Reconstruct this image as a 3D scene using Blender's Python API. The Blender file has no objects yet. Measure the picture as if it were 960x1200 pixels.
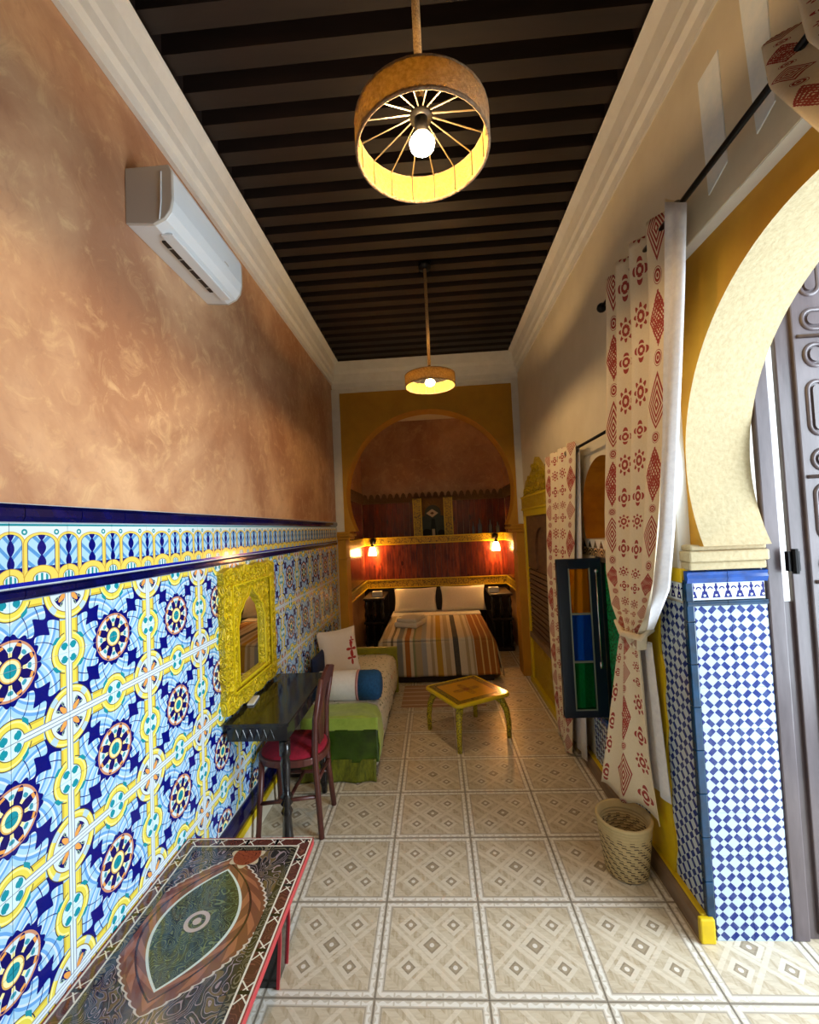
import bpy, math, random
from mathutils import Vector, Matrix

random.seed(7)
scene = bpy.context.scene
col = scene.collection
PI = math.pi

# ------------------------------------------------------------------ camera
F_PX, YAW, PITCH, ROLL, CAM_H = 514.45, -0.0543077, 0.0384571, -0.0454780, 1.7211
def cam_axes():
    cy, sy, cp, sp = math.cos(YAW), math.sin(YAW), math.cos(PITCH), math.sin(PITCH)
    fwd = Vector((sy*cp, cy*cp, sp)); right = Vector((cy, -sy, 0)); up = right.cross(fwd)
    cr, sr = math.cos(ROLL), math.sin(ROLL)
    return cr*right + sr*up, -sr*right + cr*up, fwd
RGT, UPV, FWD = cam_axes()
CAM = Vector((0, 0, CAM_H))
cd = bpy.data.cameras.new('camera'); cam = bpy.data.objects.new('camera', cd); col.objects.link(cam)
cd.sensor_fit = 'VERTICAL'; cd.sensor_height = 36.0; cd.lens = F_PX*36.0/1200.0
cd.clip_start = 0.02; cd.clip_end = 100
cam.matrix_world = Matrix(((RGT.x, UPV.x, -FWD.x, 0), (RGT.y, UPV.y, -FWD.y, 0),
                           (RGT.z, UPV.z, -FWD.z, CAM_H), (0, 0, 0, 1)))
scene.camera = cam
def ray(x, y): return RGT*((x-480)/F_PX) + UPV*(-(y-600)/F_PX) + FWD
def onX(x, y, X): d = ray(x, y); return CAM + d*(X/d.x)
def onY(x, y, Y): d = ray(x, y); return CAM + d*(Y/d.y)
def onZ(x, y, Z=0.0): d = ray(x, y); return CAM + d*((Z-CAM_H)/d.z)

# ------------------------------------------------------------------ world, daylight, exposure
w = bpy.data.worlds.new('world'); scene.world = w; w.use_nodes = True
w.node_tree.nodes['Background'].inputs[0].default_value = (0.80, 0.91, 1.0, 1)
w.node_tree.nodes['Background'].inputs[1].default_value = 1.15
scene.view_settings.view_transform = 'Standard'; scene.view_settings.look = 'None'
scene.view_settings.gamma = 1.0; scene.view_settings.use_curve_mapping = False
scene.view_settings.exposure = 0.75
def area(name, loc, aim, sx, sy, power, color):
    l = bpy.data.lights.new(name, 'AREA'); l.shape = 'RECTANGLE'; l.size = sx; l.size_y = sy
    l.energy = power; l.color = color
    o = bpy.data.objects.new(name, l); col.objects.link(o); o.location = loc
    o.rotation_euler = (Vector(aim)-Vector(loc)).to_track_quat('-Z', 'Y').to_euler()
    return o
# daylight of the courtyard, coming in through the arched door on the right
area('courtyard_daylight_offscreen', (3.2, 1.0, 1.6), (-1.0, 1.25, 1.75), 2.6, 2.8, 172, (0.79, 0.905, 1.0))

# ------------------------------------------------------------------ node helpers
def lin(c):
    if isinstance(c, str):
        c = tuple(int(c[i:i+2], 16)/255 for i in (0, 2, 4))
    else: c = tuple(v/255 for v in c)
    return tuple(v/12.92 if v <= 0.04045 else ((v+0.055)/1.055)**2.4 for v in c)
class V:
    def __init__(s, m, k): s.m = m; s.k = k
    def __add__(s, o): return s.m.op('ADD', s, o)
    __radd__ = __add__
    def __sub__(s, o): return s.m.op('SUBTRACT', s, o)
    def __rsub__(s, o): return s.m.op('SUBTRACT', o, s)
    def __mul__(s, o): return s.m.op('MULTIPLY', s, o)
    __rmul__ = __mul__
    def __truediv__(s, o): return s.m.op('DIVIDE', s, o)
    def __lt__(s, o): return s.m.op('LESS_THAN', s, o)
    def __gt__(s, o): return s.m.op('GREATER_THAN', s, o)
    def __and__(s, o): return s.m.op('MULTIPLY', s, o)
    def __or__(s, o): return s.m.op('MAXIMUM', s, o)
    def inv(s): return s.m.op('SUBTRACT', 1.0, s)
    def abs(s): return s.m.op('ABSOLUTE', s)
    def sin(s): return s.m.op('SINE', s)
    def cos(s): return s.m.op('COSINE', s)
    def fract(s): return s.m.op('FRACT', s)
    def min(s, o): return s.m.op('MINIMUM', s, o)
    def max(s, o): return s.m.op('MAXIMUM', s, o)
    def sqrt(s): return s.m.op('SQRT', s)
    def pow(s, o): return s.m.op('POWER', s, o)
    def clamp(s): return s.m.op('ADD', s, 0.0, clamp=True)
class Mat:
    def __init__(s, name, color=(128, 128, 128), rough=0.5, metal=0.0, spec=0.5, emit=None, estr=0, trans=0, coat=0, sheen=0):
        s.mat = bpy.data.materials.new(name); s.mat.use_nodes = True
        s.nt = s.mat.node_tree; s.b = s.nt.nodes['Principled BSDF']
        s.set('Base Color', (*lin(color), 1)); s.set('Roughness', rough); s.set('Metallic', metal)
        s.set('Specular IOR Level', spec); s.set('Transmission Weight', trans); s.set('Coat Weight', coat)
        s.set('Sheen Weight', sheen)
        if emit: s.set('Emission Color', (*lin(emit), 1)); s.set('Emission Strength', estr)
        s.mat.diffuse_color = (*lin(color), 1)
        s._uv = s._ob = None
    def set(s, k, v):
        if isinstance(v, V): s.nt.links.new(v.k, s.b.inputs[k])
        elif hasattr(v, 'is_output'): s.nt.links.new(v, s.b.inputs[k])
        else: s.b.inputs[k].default_value = v
    def put(s, inp, v):
        if isinstance(v, V): s.nt.links.new(v.k, inp)
        elif hasattr(v, 'is_output'): s.nt.links.new(v, inp)
        else: inp.default_value = v
    def op(s, o, a, b=None, c=None, clamp=False):
        n = s.nt.nodes.new('ShaderNodeMath'); n.operation = o; n.use_clamp = clamp
        s.put(n.inputs[0], a)
        if b is not None: s.put(n.inputs[1], b)
        if c is not None: s.put(n.inputs[2], c)
        return V(s, n.outputs[0])
    def atan2(s, y, x): return s.op('ARCTAN2', y, x)
    def length(s, x, y): return (x*x + y*y).sqrt()
    def _sep(s, sock):
        n = s.nt.nodes.new('ShaderNodeSeparateXYZ'); s.nt.links.new(sock, n.inputs[0])
        return [V(s, o) for o in n.outputs]
    def tc(s):
        if not hasattr(s, '_tc'): s._tc = s.nt.nodes.new('ShaderNodeTexCoord')
        return s._tc
    def uv(s): return s._sep(s.tc().outputs['UV'])[:2]
    def obj(s): return s._sep(s.tc().outputs['Object'])
    def vec(s, x, y, z=0.0):
        n = s.nt.nodes.new('ShaderNodeCombineXYZ')
        for i, v in enumerate((x, y, z)): s.put(n.inputs[i], v)
        return n.outputs[0]
    def rnd(s):
        n = s.nt.nodes.new('ShaderNodeObjectInfo'); return V(s, n.outputs['Random'])
    def noise(s, scale=5, detail=3, rough=0.5, vec=None, dist=0.0, uv=False):
        n = s.nt.nodes.new('ShaderNodeTexNoise'); n.inputs['Scale'].default_value = scale
        n.inputs['Detail'].default_value = detail; n.inputs['Roughness'].default_value = rough
        n.inputs['Distortion'].default_value = dist
        s.nt.links.new(vec if vec is not None else s.tc().outputs['UV' if uv else 'Object'], n.inputs['Vector'])
        return V(s, n.outputs[0])
    def voro(s, scale=5, feature='F1', vec=None, uv=False):
        n = s.nt.nodes.new('ShaderNodeTexVoronoi'); n.feature = feature; n.inputs['Scale'].default_value = scale
        s.nt.links.new(vec if vec is not None else s.tc().outputs['UV' if uv else 'Object'], n.inputs['Vector'])
        return V(s, n.outputs['Distance'])
    def mix(s, f, a, b):
        n = s.nt.nodes.new('ShaderNodeMix'); n.data_type = 'RGBA'; n.clamp_factor = True
        s.put(n.inputs[0], f)
        for i, c in ((6, a), (7, b)):
            if isinstance(c, (tuple, str, list)): n.inputs[i].default_value = (*lin(c), 1)
            else: s.nt.links.new(c, n.inputs[i])
        return n.outputs[2]
    def ramp(s, f, stops, const=False):
        n = s.nt.nodes.new('ShaderNodeValToRGB'); r = n.color_ramp
        r.interpolation = 'CONSTANT' if const else 'LINEAR'
        while len(r.elements) < len(stops): r.elements.new(0.5)
        for e, (p, c) in zip(r.elements, stops): e.position = p; e.color = (*lin(c), 1)
        s.put(n.inputs[0], f); return n.outputs[0]
    def rng(s, f, a, b, c, d):
        n = s.nt.nodes.new('ShaderNodeMapRange'); n.inputs[1].default_value = a; n.inputs[2].default_value = b
        n.inputs[3].default_value = c; n.inputs[4].default_value = d; s.put(n.inputs[0], f)
        return V(s, n.outputs[0])
    def bump(s, h, strength=0.3, dist=0.01):
        n = s.nt.nodes.new('ShaderNodeBump'); n.inputs['Strength'].default_value = strength
        n.inputs['Distance'].default_value = dist; s.put(n.inputs['Height'], h)
        s.nt.links.new(n.outputs[0], s.b.inputs['Normal'])
    def color(s, c): s.set('Base Color', c)

M = {}
def plain(key, color, rough=0.5, **k):
    m = Mat(key, color, rough, **k); M[key] = m.mat; return m
def grainy(key, color, color2, rough=0.5, scale=20, stretch=(1, 1, 1), bump=0.15, **k):
    m = Mat(key, color, rough, **k); x, y, z = m.obj()
    n = m.noise(scale, 4, 0.6, m.vec(x*stretch[0], y*stretch[1], z*stretch[2]))
    m.color(m.mix(m.rng(n, 0.3, 0.7, 0, 1), color, color2)); m.bump(n, bump, 0.004); M[key] = m.mat; return m

# plaster of the left wall: burnished tan with cloudy lighter patches
m = Mat('tan_plaster', (196, 142, 98), 0.42, spec=0.6)
n1 = m.noise(1.3, 6, 0.62, dist=0.6); n2 = m.noise(9, 8, 0.7, dist=1.2)
c = m.mix(m.rng(n1, 0.38, 0.66, 0, 1), (164, 116, 84), (208, 166, 126))
c = m.mix(m.rng(n2, 0.52, 0.75, 0, 0.55), c, (232, 198, 146))
c = m.mix(m.rng(n2, 0.25, 0.42, 0.45, 0), c, (142, 100, 76))
m.color(c); m.bump(n2, 0.25, 0.006); m.set('Roughness', m.rng(n2, 0.3, 0.7, 0.5, 0.32)); M['tan_plaster'] = m.mat
grainy('cream_paint', (222, 213, 190), (214, 204, 180), 0.6, 6, bump=0.08)
grainy('white_paint', (226, 226, 222), (216, 216, 212), 0.55, 12, bump=0.06)
grainy('mustard_paint', (196, 146, 34), (180, 130, 26), 0.6, 5, bump=0.1)
grainy('cream_render', (190, 176, 140), (174, 158, 122), 0.8, 60, bump=0.6)
grainy('patch_plaster', (240, 247, 252), (228, 240, 248), 0.7, 30, bump=0.4)
grainy('ochre_paint', (196, 136, 12), (168, 108, 8), 0.5, 9, bump=0.2)
grainy('ceiling_wood', (38, 26, 22), (20, 14, 12), 0.55, 14, (0.15, 1, 1), 0.3)
grainy('dark_wood', (40, 27, 23), (24, 16, 14), 0.35, 14, (1, 1, 0.2), 0.2)
grainy('black_wood', (34, 32, 34), (20, 19, 20), 0.25, 20, (1, 1, 1), 0.15)
grainy('chair_wood', (98, 50, 42), (66, 32, 28), 0.35, 25, (1, 1, 0.15), 0.2)
grainy('curb_wood', (140, 116, 92), (112, 90, 70), 0.6, 20, (1, 0.2, 1), 0.2)
grainy('yellow_paint', (224, 196, 12), (204, 172, 10), 0.45, 8, bump=0.2)
grainy('door_wood', (98, 88, 92), (72, 62, 66), 0.28, 14, (1, 1, 0.2), 0.2)
plain('black_metal', (14, 14, 16), 0.35, metal=0.6)
plain('chrome', (200, 200, 205), 0.2, metal=1.0)
plain('steel_wire', (120, 110, 96), 0.4, metal=0.8)
grainy('plastic_white', (226, 230, 232), (222, 226, 228), 0.35, 3, bump=0)
plain('plastic_grey', (190, 184, 174), 0.45)
plain('black_gap', (16, 18, 22), 0.4)
m = plain('mirror_glass', (235, 238, 238), 0.02, metal=1.0)
grainy('pillow_white', (226, 222, 216), (216, 212, 206), 0.85, 40, bump=0.1)
grainy('towel_white', (232, 230, 224), (214, 212, 206), 0.95, 160, bump=0.7)
grainy('red_velvet', (150, 8, 40), (118, 4, 30), 0.95, 30, bump=0.1)
grainy('green_velvet', (168, 190, 70), (140, 164, 50), 0.7, 14, bump=0.1, sheen=0.3)
grainy('dark_satin', (62, 92, 14), (34, 54, 8), 0.3, 9, bump=0.25)
grainy('olive_fringe', (122, 126, 22), (70, 76, 12), 0.45, 60, (1, 1, 0.3), 0.8)
grainy('olive_board', (150, 150, 26), (128, 126, 20), 0.5, 10, bump=0.1)
grainy('blue_cloth', (28, 92, 150), (20, 72, 124), 0.85, 60, bump=0.3)
grainy('navy_cloth', (24, 44, 84), (16, 30, 60), 0.85, 60, bump=0.3)
grainy('pink_piping', (190, 140, 140), (176, 124, 124), 0.8, 60, bump=0.2)
grainy('lining', (222, 222, 226), (206, 206, 212), 0.85, 45, (1, 1, 1), 0.3)
plain('blue_frame', (14, 32, 54), 0.3)
plain('lead', (150, 160, 150), 0.4, metal=0.5)
for k, c in (('glass_blue', (10, 90, 215)), ('glass_green', (10, 130, 66)), ('glass_amber', (214, 140, 10))):
    mm = plain(k, c, 0.05, trans=0.75, coat=0.3); mm.set('IOR', 1.12)
m = Mat('glass_clear', (255, 255, 255), 0.03, trans=1.0); M['glass_clear'] = m.mat; m.set('IOR', 1.05)
m = Mat('glass_green_ribbed', (10, 150, 80), 0.15, trans=0.3)
v = m.voro(70); m.color(m.mix(m.rng(v, 0.1, 0.6, 0, 1), (6, 110, 60), (40, 190, 120))); m.bump(v, 0.6, 0.004); M['glass_green_ribbed'] = m.mat
plain('bottle_glass', (150, 165, 190), 0.08, trans=0.5)
plain('bulb', (255, 240, 205), 0.4, emit=(255, 208, 146), estr=360)
plain('sconce_glass', (255, 236, 200), 0.5, emit=(255, 196, 120), estr=24, trans=0.3)
plain('sconce_bulb', (255, 236, 200), 0.5, emit=(255, 190, 110), estr=420)

def burlap(key, c1, c2):
    m = Mat(key, c1, 0.9); n = m.voro(220); n2 = m.noise(90, 2)
    m.color(m.mix(m.rng(n2, 0.35, 0.65, 0, 1), c1, c2)); m.bump(n, 0.8, 0.003)
    tr = m.nt.nodes.new('ShaderNodeBsdfTranslucent'); tr.inputs[0].default_value = (*lin(c2), 1)
    mx = m.nt.nodes.new('ShaderNodeMixShader'); mx.inputs[0].default_value = 0.42
    out = m.nt.nodes['Material Output']
    m.nt.links.new(m.b.outputs[0], mx.inputs[1]); m.nt.links.new(tr.outputs[0], mx.inputs[2])
    m.nt.links.new(mx.outputs[0], out.inputs[0]); M[key] = m.mat
burlap('burlap', (168, 146, 116), (128, 106, 80))
burlap('shade_lining', (196, 176, 78), (176, 156, 62))
grainy('rope', (176, 146, 100), (120, 92, 58), 0.9, 160, (1, 1, 1), 0.8)

# basket: woven straw in coils with darker stitches
m = Mat('straw', (190, 166, 116), 0.8); x, y, z = m.obj()
th = m.atan2(y, x); coil = (z*62.0).fract(); st = ((th*14.0) + (z*62.0 - coil)*2.1).sin()
c = m.mix(m.noise(40, 2), (198, 176, 128), (184, 160, 112))
c = m.mix(((coil - 0.5).abs() > 0.30) & (st > 0.35) & ((z*15.5).sin() > -0.1), c, (66, 48, 30))
m.color(c); M['straw'] = m.mat

# carved wood: one paint colour, the relief makes the shade; painted(): flat decoration in a second colour
def carved(key, c1, scale, rough=0.4):
    m = Mat(key, c1, rough)
    n = m.noise(scale*0.9, 1, 0.4, dist=1.4); wv = ((n*30.0).sin())
    e = m.voro(scale*1.2); rg_ = ((e*13.0).sin())
    m.bump((wv.abs())*0.7 + rg_*-0.3, 1.0, 0.012); M[key] = m.mat
def painted(key, c1, c2, scale, rough=0.4):
    m = Mat(key, c1, rough)
    n = m.noise(scale*0.9, 1, 0.4, dist=1.4); wv = ((n*30.0).sin()); rg_ = ((m.voro(scale*1.2)*13.0).sin())
    m.color(m.mix(((wv.abs() < 0.30) | (rg_ > 0.80))*0.85, c1, c2)); M[key] = m.mat
carved('carved_gold', (232, 202, 22), 15)
carved('carved_gold_far', (196, 168, 22), 11)
painted('carved_strip', (186, 158, 30), (70, 50, 14), 13)
painted('carved_leg', (206, 190, 40), (40, 40, 16), 26)
plain('gold_plain', (214, 190, 20), 0.4)
carved('carved_brown', (112, 80, 40), 14)
grainy('brown_panel', (110, 80, 54), (78, 54, 38), 0.6, 16, (1, 0.3, 1), 0.3)

# planks of the alcove
m = Mat('red_plank', (104, 44, 30), 0.25); x, y, z = m.obj(); r = m.rnd()
n = m.noise(9, 4, 0.6, m.vec(x*3.0 + r*40.0, y*3.0, z*0.5)); kn = m.voro(3.2, vec=m.vec(x*2.2 + r*17.0, y*2.0, z*1.1))
c = m.mix(m.rng(n, 0.35, 0.65, 0, 1), (146, 64, 36), (78, 28, 24)); c = m.mix((kn < 0.16)*0.8, c, (40, 16, 14))
c = m.mix(r*0.75, c, (58, 22, 24)); m.color(c); m.bump(n, 0.1, 0.003); M['red_plank'] = m.mat

# glazed tiles of the left wall: each tile is a quarter of the repeat
def azulejo():
    m = Mat('painted_tile', (20, 30, 120), 0.12, spec=0.5); a, b = m.uv()
    NAVY, LB, WH, YE, TE, OR, TAN = (8, 16, 112), (164, 206, 236), (208, 224, 232), (228, 212, 84), (24, 140, 156), (230, 160, 80), (196, 140, 110)
    r0 = m.length(a, b); th = m.atan2(b, a)
    tf = th.min(PI/2 - th)
    # acanthus leaves
    lobe = ((r0*21.0 + tf*4.0).sin()*0.5 + 0.5).pow(0.7)
    leaf = (tf < (0.50 + lobe*0.24)) & (r0 > (0.47 + 0.03*((tf*16.0).sin())))
    vein = (((r0*30.0 - tf*22.0).sin()) > 0.62)
    col_ = m.mix(leaf, NAVY, LB); col_ = m.mix(leaf & vein, col_, (104, 162, 220))
    rib = leaf & ((((r0*30.0 - tf*22.0) + 1.6).sin()) > 0.80); col_ = m.mix(rib, col_, WH)
    gap = leaf & ((((r0*10.5 + tf*7.0)).sin().abs()) < 0.10) & (tf > 0.22); col_ = m.mix(gap, col_, NAVY)
    # medallion
    col_ = m.mix(r0 < 0.44, col_, NAVY); col_ = m.mix(r0 < 0.42, col_, TAN); col_ = m.mix(r0 < 0.385, col_, WH)
    pet = (th*8.0).cos()
    star = (r0 < (0.31 - 0.10*pet)) & (r0 > 0.14); col_ = m.mix(star, col_, (20, 16, 92))
    col_ = m.mix((m.length(r0 - 0.30, (th*8.0).cos()*0.05 - 0.05) < 0.03), col_, (60, 150, 170))
    col_ = m.mix(((r0 - 0.22).abs() < 0.028) & (pet > 0.55), col_, (244, 232, 160))
    col_ = m.mix(((r0 - 0.36).abs() < 0.022) & (pet < -0.6), col_, OR)
    col_ = m.mix(r0 < 0.165, col_, (214, 170, 90)); col_ = m.mix(r0 < 0.145, col_, (244, 240, 170)); col_ = m.mix(r0 < 0.10, col_, TE)
    # straight bars along the outer seams
    for p, q in ((a, b), (b, a)):
        d = 1.0 - p; seg = (q > 0.16)
        col_ = m.mix((d < 0.185) & seg, col_, (70, 60, 60)); col_ = m.mix((d < 0.17) & seg, col_, YE)
        col_ = m.mix(((d - 0.15).abs() < 0.012) & seg, col_, (206, 176, 60))
        col_ = m.mix((d < 0.17) & seg & ((q - 0.58).abs() < 0.06), col_, (160, 200, 226))
    # corner roundel
    ca = 1.0 - a; cb = 1.0 - b; rc = m.length(ca, cb); tc = m.atan2(cb, ca)
    col_ = m.mix(rc < 0.475, col_, (60, 50, 70)); col_ = m.mix(rc < 0.46, col_, YE)
    col_ = m.mix(((rc - 0.43).abs() < 0.014), col_, (250, 240, 150)); col_ = m.mix(((tc - PI/4).abs() < 0.16) & (rc < 0.46) & (rc > 0.36), col_, (176, 206, 222))
    col_ = m.mix(rc < 0.365, col_, (150, 120, 40)); col_ = m.mix(rc < 0.35, col_, WH)
    bl = (((tc*4.0).cos() * -1.0) > 0.35) & (rc > 0.13) & (rc < 0.30 ); col_ = m.mix(bl, col_, (16, 14, 100))
    col_ = m.mix(((m.length(rc - 0.25, ((tc*6.0).sin())*0.09) - 0.035).abs() < 0.010), col_, (150, 180, 150))
    col_ = m.mix(rc < (0.19 + 0.07*((tc*8.0).cos())), col_, OR); col_ = m.mix(rc < 0.055, col_, WH)
    # little four-lobed knots on the seams
    for p, q in ((a, b), (b, a)):
        d = 1.0 - p; rq = m.length(d, q)
        side = d > 0.085
        col_ = m.mix((rq < 0.335) & side, col_, (60, 50, 70)); col_ = m.mix((rq < 0.32) & side, col_, YE)
        col_ = m.mix(((rq - 0.29).abs() < 0.012) & side, col_, (250, 242, 150))
        col_ = m.mix(((rq - 0.33).abs() < 0.03) & ((q - 0.22).abs() < 0.05), col_, TE)
        col_ = m.mix(rq < 0.215, col_, (120, 110, 60)); col_ = m.mix(rq < 0.20, col_, (206, 236, 246))
        lob = m.length(d - 0.085, q - 0.095); col_ = m.mix(lob < 0.068, col_, TE)
        col_ = m.mix((lob > 0.05) & (lob < 0.068) & (q < 0.09), col_, (206, 236, 246))
    # white twin lines on the seams
    for p, q in ((a, b), (b, a)):
        d = 1.0 - p; on = (q > 0.19)
        col_ = m.mix((d < 0.06) & on, col_, (216, 232, 240)); col_ = m.mix(((d - 0.055).abs() < 0.008) & on, col_, (130, 140, 160))
        col_ = m.mix((d < 0.007), col_, (170, 180, 190))
    m.color(col_); m.set('Roughness', m.rng(m.noise(3, 2), 0.3, 0.7, 0.08, 0.2)); M['painted_tile'] = m.mat
azulejo()
def border_tile():
    m = Mat('border_tile', (20, 30, 120), 0.12); u0, v = m.uv()
    NAVY, LB, WH, YE, TE = (8, 16, 112), (164, 206, 236), (206, 224, 230), (226, 206, 96), (24, 140, 150)
    # two arches per tile: big arch centred at 0.5, small one centred on the joint
    ub = (u0 - 0.52).abs(); us = (u0 - 0.02).abs().min((u0 - 1.02).abs())
    c = m.mix(v > 2.0, WH, WH)
    def arch(c, d, w, top, foot, lobes):
        e = m.length(d/w, ((v - (top - 0.20)).max(0.0))/0.20)
        ins = (e < 1.0) & (v > 0.14)
        c = m.mix(ins, c, (190, 150, 60)); c = m.mix((e < 0.95) & (v > 0.14), c, YE)
        c = m.mix((e < 0.78) & (v > 0.14), c, NAVY)
        f1 = d/w
        leaf = (e < 0.74) & (f1 > (0.05 + 0.20*((v*lobes).sin().abs()))) & (v > 0.30)
        c = m.mix(leaf, c, LB)
        c = m.mix(leaf & (((f1*7.0 - v*26.0).sin()) > 0.55), c, (84, 146, 206))
        fo = m.length(d/(w*0.98), (v - 0.10)/foot)
        c = m.mix((fo < 1.0), c, (190, 150, 60)); c = m.mix(fo < 0.95, c, YE); c = m.mix(fo < 0.52, c, (140, 120, 50))
        c = m.mix(fo < 0.46, c, WH); c = m.mix((fo < 0.42) & (((d/w*22.0).cos()) > 0.1), c, TE)
        return c
    c = arch(c, us, 0.23, 0.87, 0.20, 13.0); c = arch(c, ub, 0.31, 0.86, 0.22, 13.0)
    for cx in (0.235, 0.79):
        rr = m.length((u0 - cx)*1.0, v - 0.86); c = m.mix(((rr - 0.035).abs() < 0.014), c, TE)
    c = m.mix((v > 0.955), c, TE); c = m.mix((v > 0.99), c, WH)
    c = m.mix(v < 0.075, c, (8, 24, 150)); c = m.mix(v < 0.012, c, WH)
    m.color(c); M['border_tile'] = m.mat
border_tile()
for k, c in (('navy_glaze', (8, 14, 78)), ('blue_glaze', (14, 74, 160)), ('teal_glaze', (14, 60, 96))):
    m = Mat(k, c, 0.1); n = m.noise(14, 3); m.color(m.mix(m.rng(n, 0.35, 0.65, 0, 1), c, tuple(int(q*0.7) for q in c))); M[k] = m.mat
plain('grout', (190, 196, 200), 0.8)
def lattice(key, blue, white):
    m = Mat(key, white, 0.14); x, y = m.uv()          # uv in metres
    k = 1/0.077
    u = ((x + y)*k).fract() - 0.5; v = ((x - y)*k).fract() - 0.5
    A = (u.abs() < 0.19) & (v.abs() > 0.20); B = (v.abs() < 0.19) & (u.abs() > 0.20)
    n = m.noise(30, 2)
    c = m.mix(A | B, white, blue); c = m.mix(m.rng(n, 0.4, 0.7, 0, 0.12), c, (150, 170, 190)); m.color(c); M[key] = m.mat
lattice('lattice_tile', (6, 36, 116), (180, 198, 212))
def frieze():
    m = Mat('frieze_tile', (222, 236, 244), 0.14); x, y = m.uv()
    f = ((x/0.047).fract() - 0.5).abs()*0.047; g = (((x/0.047) + 0.5).fract() - 0.5).abs()*0.047
    c = m.mix((f < (0.019 - (y*0.28))) & (y > 0.008) & (y < 0.036), (222, 236, 244), (10, 20, 110))
    c = m.mix((f < 0.004) & (y < 0.068) & (y > 0.03), c, (10, 20, 110)); c = m.mix((m.length(f, y - 0.052) < 0.008), c, (10, 20, 110))
    c = m.mix((m.length(f, y - 0.018) < 0.005), c, (222, 236, 244))
    rr = m.length(g, y - 0.044); c = m.mix(((rr - 0.009).abs() < 0.003) & (y > 0.044), c, (10, 20, 110))
    m.color(c); M['frieze_tile'] = m.mat
frieze()
def zigzag():
    m = Mat('zigzag_tile', (200, 200, 196), 0.2); x, y = m.uv()
    f = ((x/0.10).fract() - 0.5).abs()
    c = m.mix((f < (0.34 - (y - 0.055)*7.0)) & (y > 0.055), (206, 206, 200), (24, 24, 34))
    rr = m.length((x/0.10).fract()*0.10 - 0.05, y - 0.0); c = m.mix((y < 0.052), c, (30, 30, 40))
    c = m.mix((y < 0.052) & (((rr*300.0).sin()) > 0.2), c, (176, 160, 120)); m.color(c); M['zigzag_tile'] = m.mat
zigzag()
def floor_tile():
    m = Mat('floor_tile', (200, 190, 170), 0.3); u, v = m.uv(); x = u - 0.5; y = v - 0.5; r = m.rnd()
    ax = x.abs(); ay = y.abs(); e = ax.max(ay)
    n = m.noise(5, 4, 0.6, m.vec(u*1.0 + r*9.0, v*6.0, 0.0)); n2 = m.noise(5, 4, 0.6, m.vec(u*6.0, v*1.0 + r*9.0, 0.0))
    p = (x + y); q = (x - y)
    chk = ((p*5.0).fract() > 0.5)
    c = m.mix(m.rng(n, 0.35, 0.65, 0, 1), (214, 203, 180), (192, 178, 152))
    c2 = m.mix(m.rng(n2, 0.35, 0.65, 0, 1), (206, 194, 170), (178, 162, 134)); c = m.mix(chk, c, c2)
    # lighter diagonal ribbons
    rib = (((p.abs() - 0.19).abs() < 0.03) | ((q.abs() - 0.19).abs() < 0.03)); c = m.mix(rib*0.6, c, (224, 214, 194))
    def dia(c, cx, cy, s):
        d = (x - cx).abs() + (y - cy).abs()
        c = m.mix((d < s + 0.055), c, (216, 206, 186)); c = m.mix((d < s), c, (152, 138, 116)); c = m.mix((d < s*0.72), c, (168, 154, 130))
        return m.mix(m.length(x - cx, y - cy) < 0.022, c, (226, 220, 208))
    c = dia(c, 0, 0, 0.088)
    for sx in (-0.22, 0.22):
        for sy in (-0.22, 0.22): c = dia(c, sx, sy, 0.068)
    # border strip with a white running ornament
    c = m.mix(e > 0.425, c, (170, 160, 144)); c = m.mix((e > 0.437), c, (206, 198, 182))
    t = m.op('MULTIPLY', x, (ax < ay)) + m.op('MULTIPLY', y, (ax > ay))
    orn = (e > 0.447) & (e < (0.475 + 0.010*((t*70.0).sin()))) & ((t*7.0 + 0.25).fract() < 0.9); c = m.mix(orn, c, (232, 228, 218))
    c = m.mix(e > 0.488, c, (160, 150, 134))
    m.color(c); m.set('Roughness', m.rng(n, 0.3, 0.7, 0.22, 0.4)); M['floor_tile'] = m.mat
floor_tile()
def curtain_mat(key='curtain_print', per=0.205, gap=0.10):
    m = Mat(key, (226, 212, 184), 0.85); u, v = m.uv(); RED = (160, 62, 54)
    a = (u/0.615).fract()*0.615
    va = (v/0.21).fract()*0.21
    d = (a - 0.057).abs()/0.052 + (va - 0.105).abs()/0.080
    base = m.mix(m.noise(140, 2), (232, 220, 194), (220, 204, 174))
    alt = ((v/0.42).fract() > 0.5)
    ring = ((d*4.2).fract() > 0.42) | (alt & ((((a*420.0).sin())*((va*420.0).sin())) > -0.1))
    c = m.mix((d < 1.0) & ring, base, RED)
    rr = m.length(a - 0.057, (va - 0.105).abs() - 0.105); c = m.mix((rr < 0.019) & (((rr*700.0).sin()) > -0.5), c, RED)
    vb = (v/0.105).fract()*0.105 - 0.0525
    ab = (((a - 0.057)/per + 0.5).fract() - 0.5)*per
    far = ((a - 0.057).abs() > gap) & (a < 0.58)
    rb = m.length(ab, vb); tb = m.atan2(vb, ab)
    alt2 = ((v/0.21).fract() > 0.5)
    pet = ((tb*4.0).cos().abs()*alt2) + ((tb*2.0).cos().abs()*alt2.inv())
    c = m.mix(far & (rb < (0.012 + 0.022*pet)) & (rb > 0.007) & (((rb - 0.019).abs()) > 0.0028), c, RED)
    m.color(c); m.bump(m.noise(200, 2, uv=True), 0.2, 0.002); M[key] = m.mat
curtain_mat(); curtain_mat('curtain_print_tail', 0.1025, 0.06)
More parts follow.
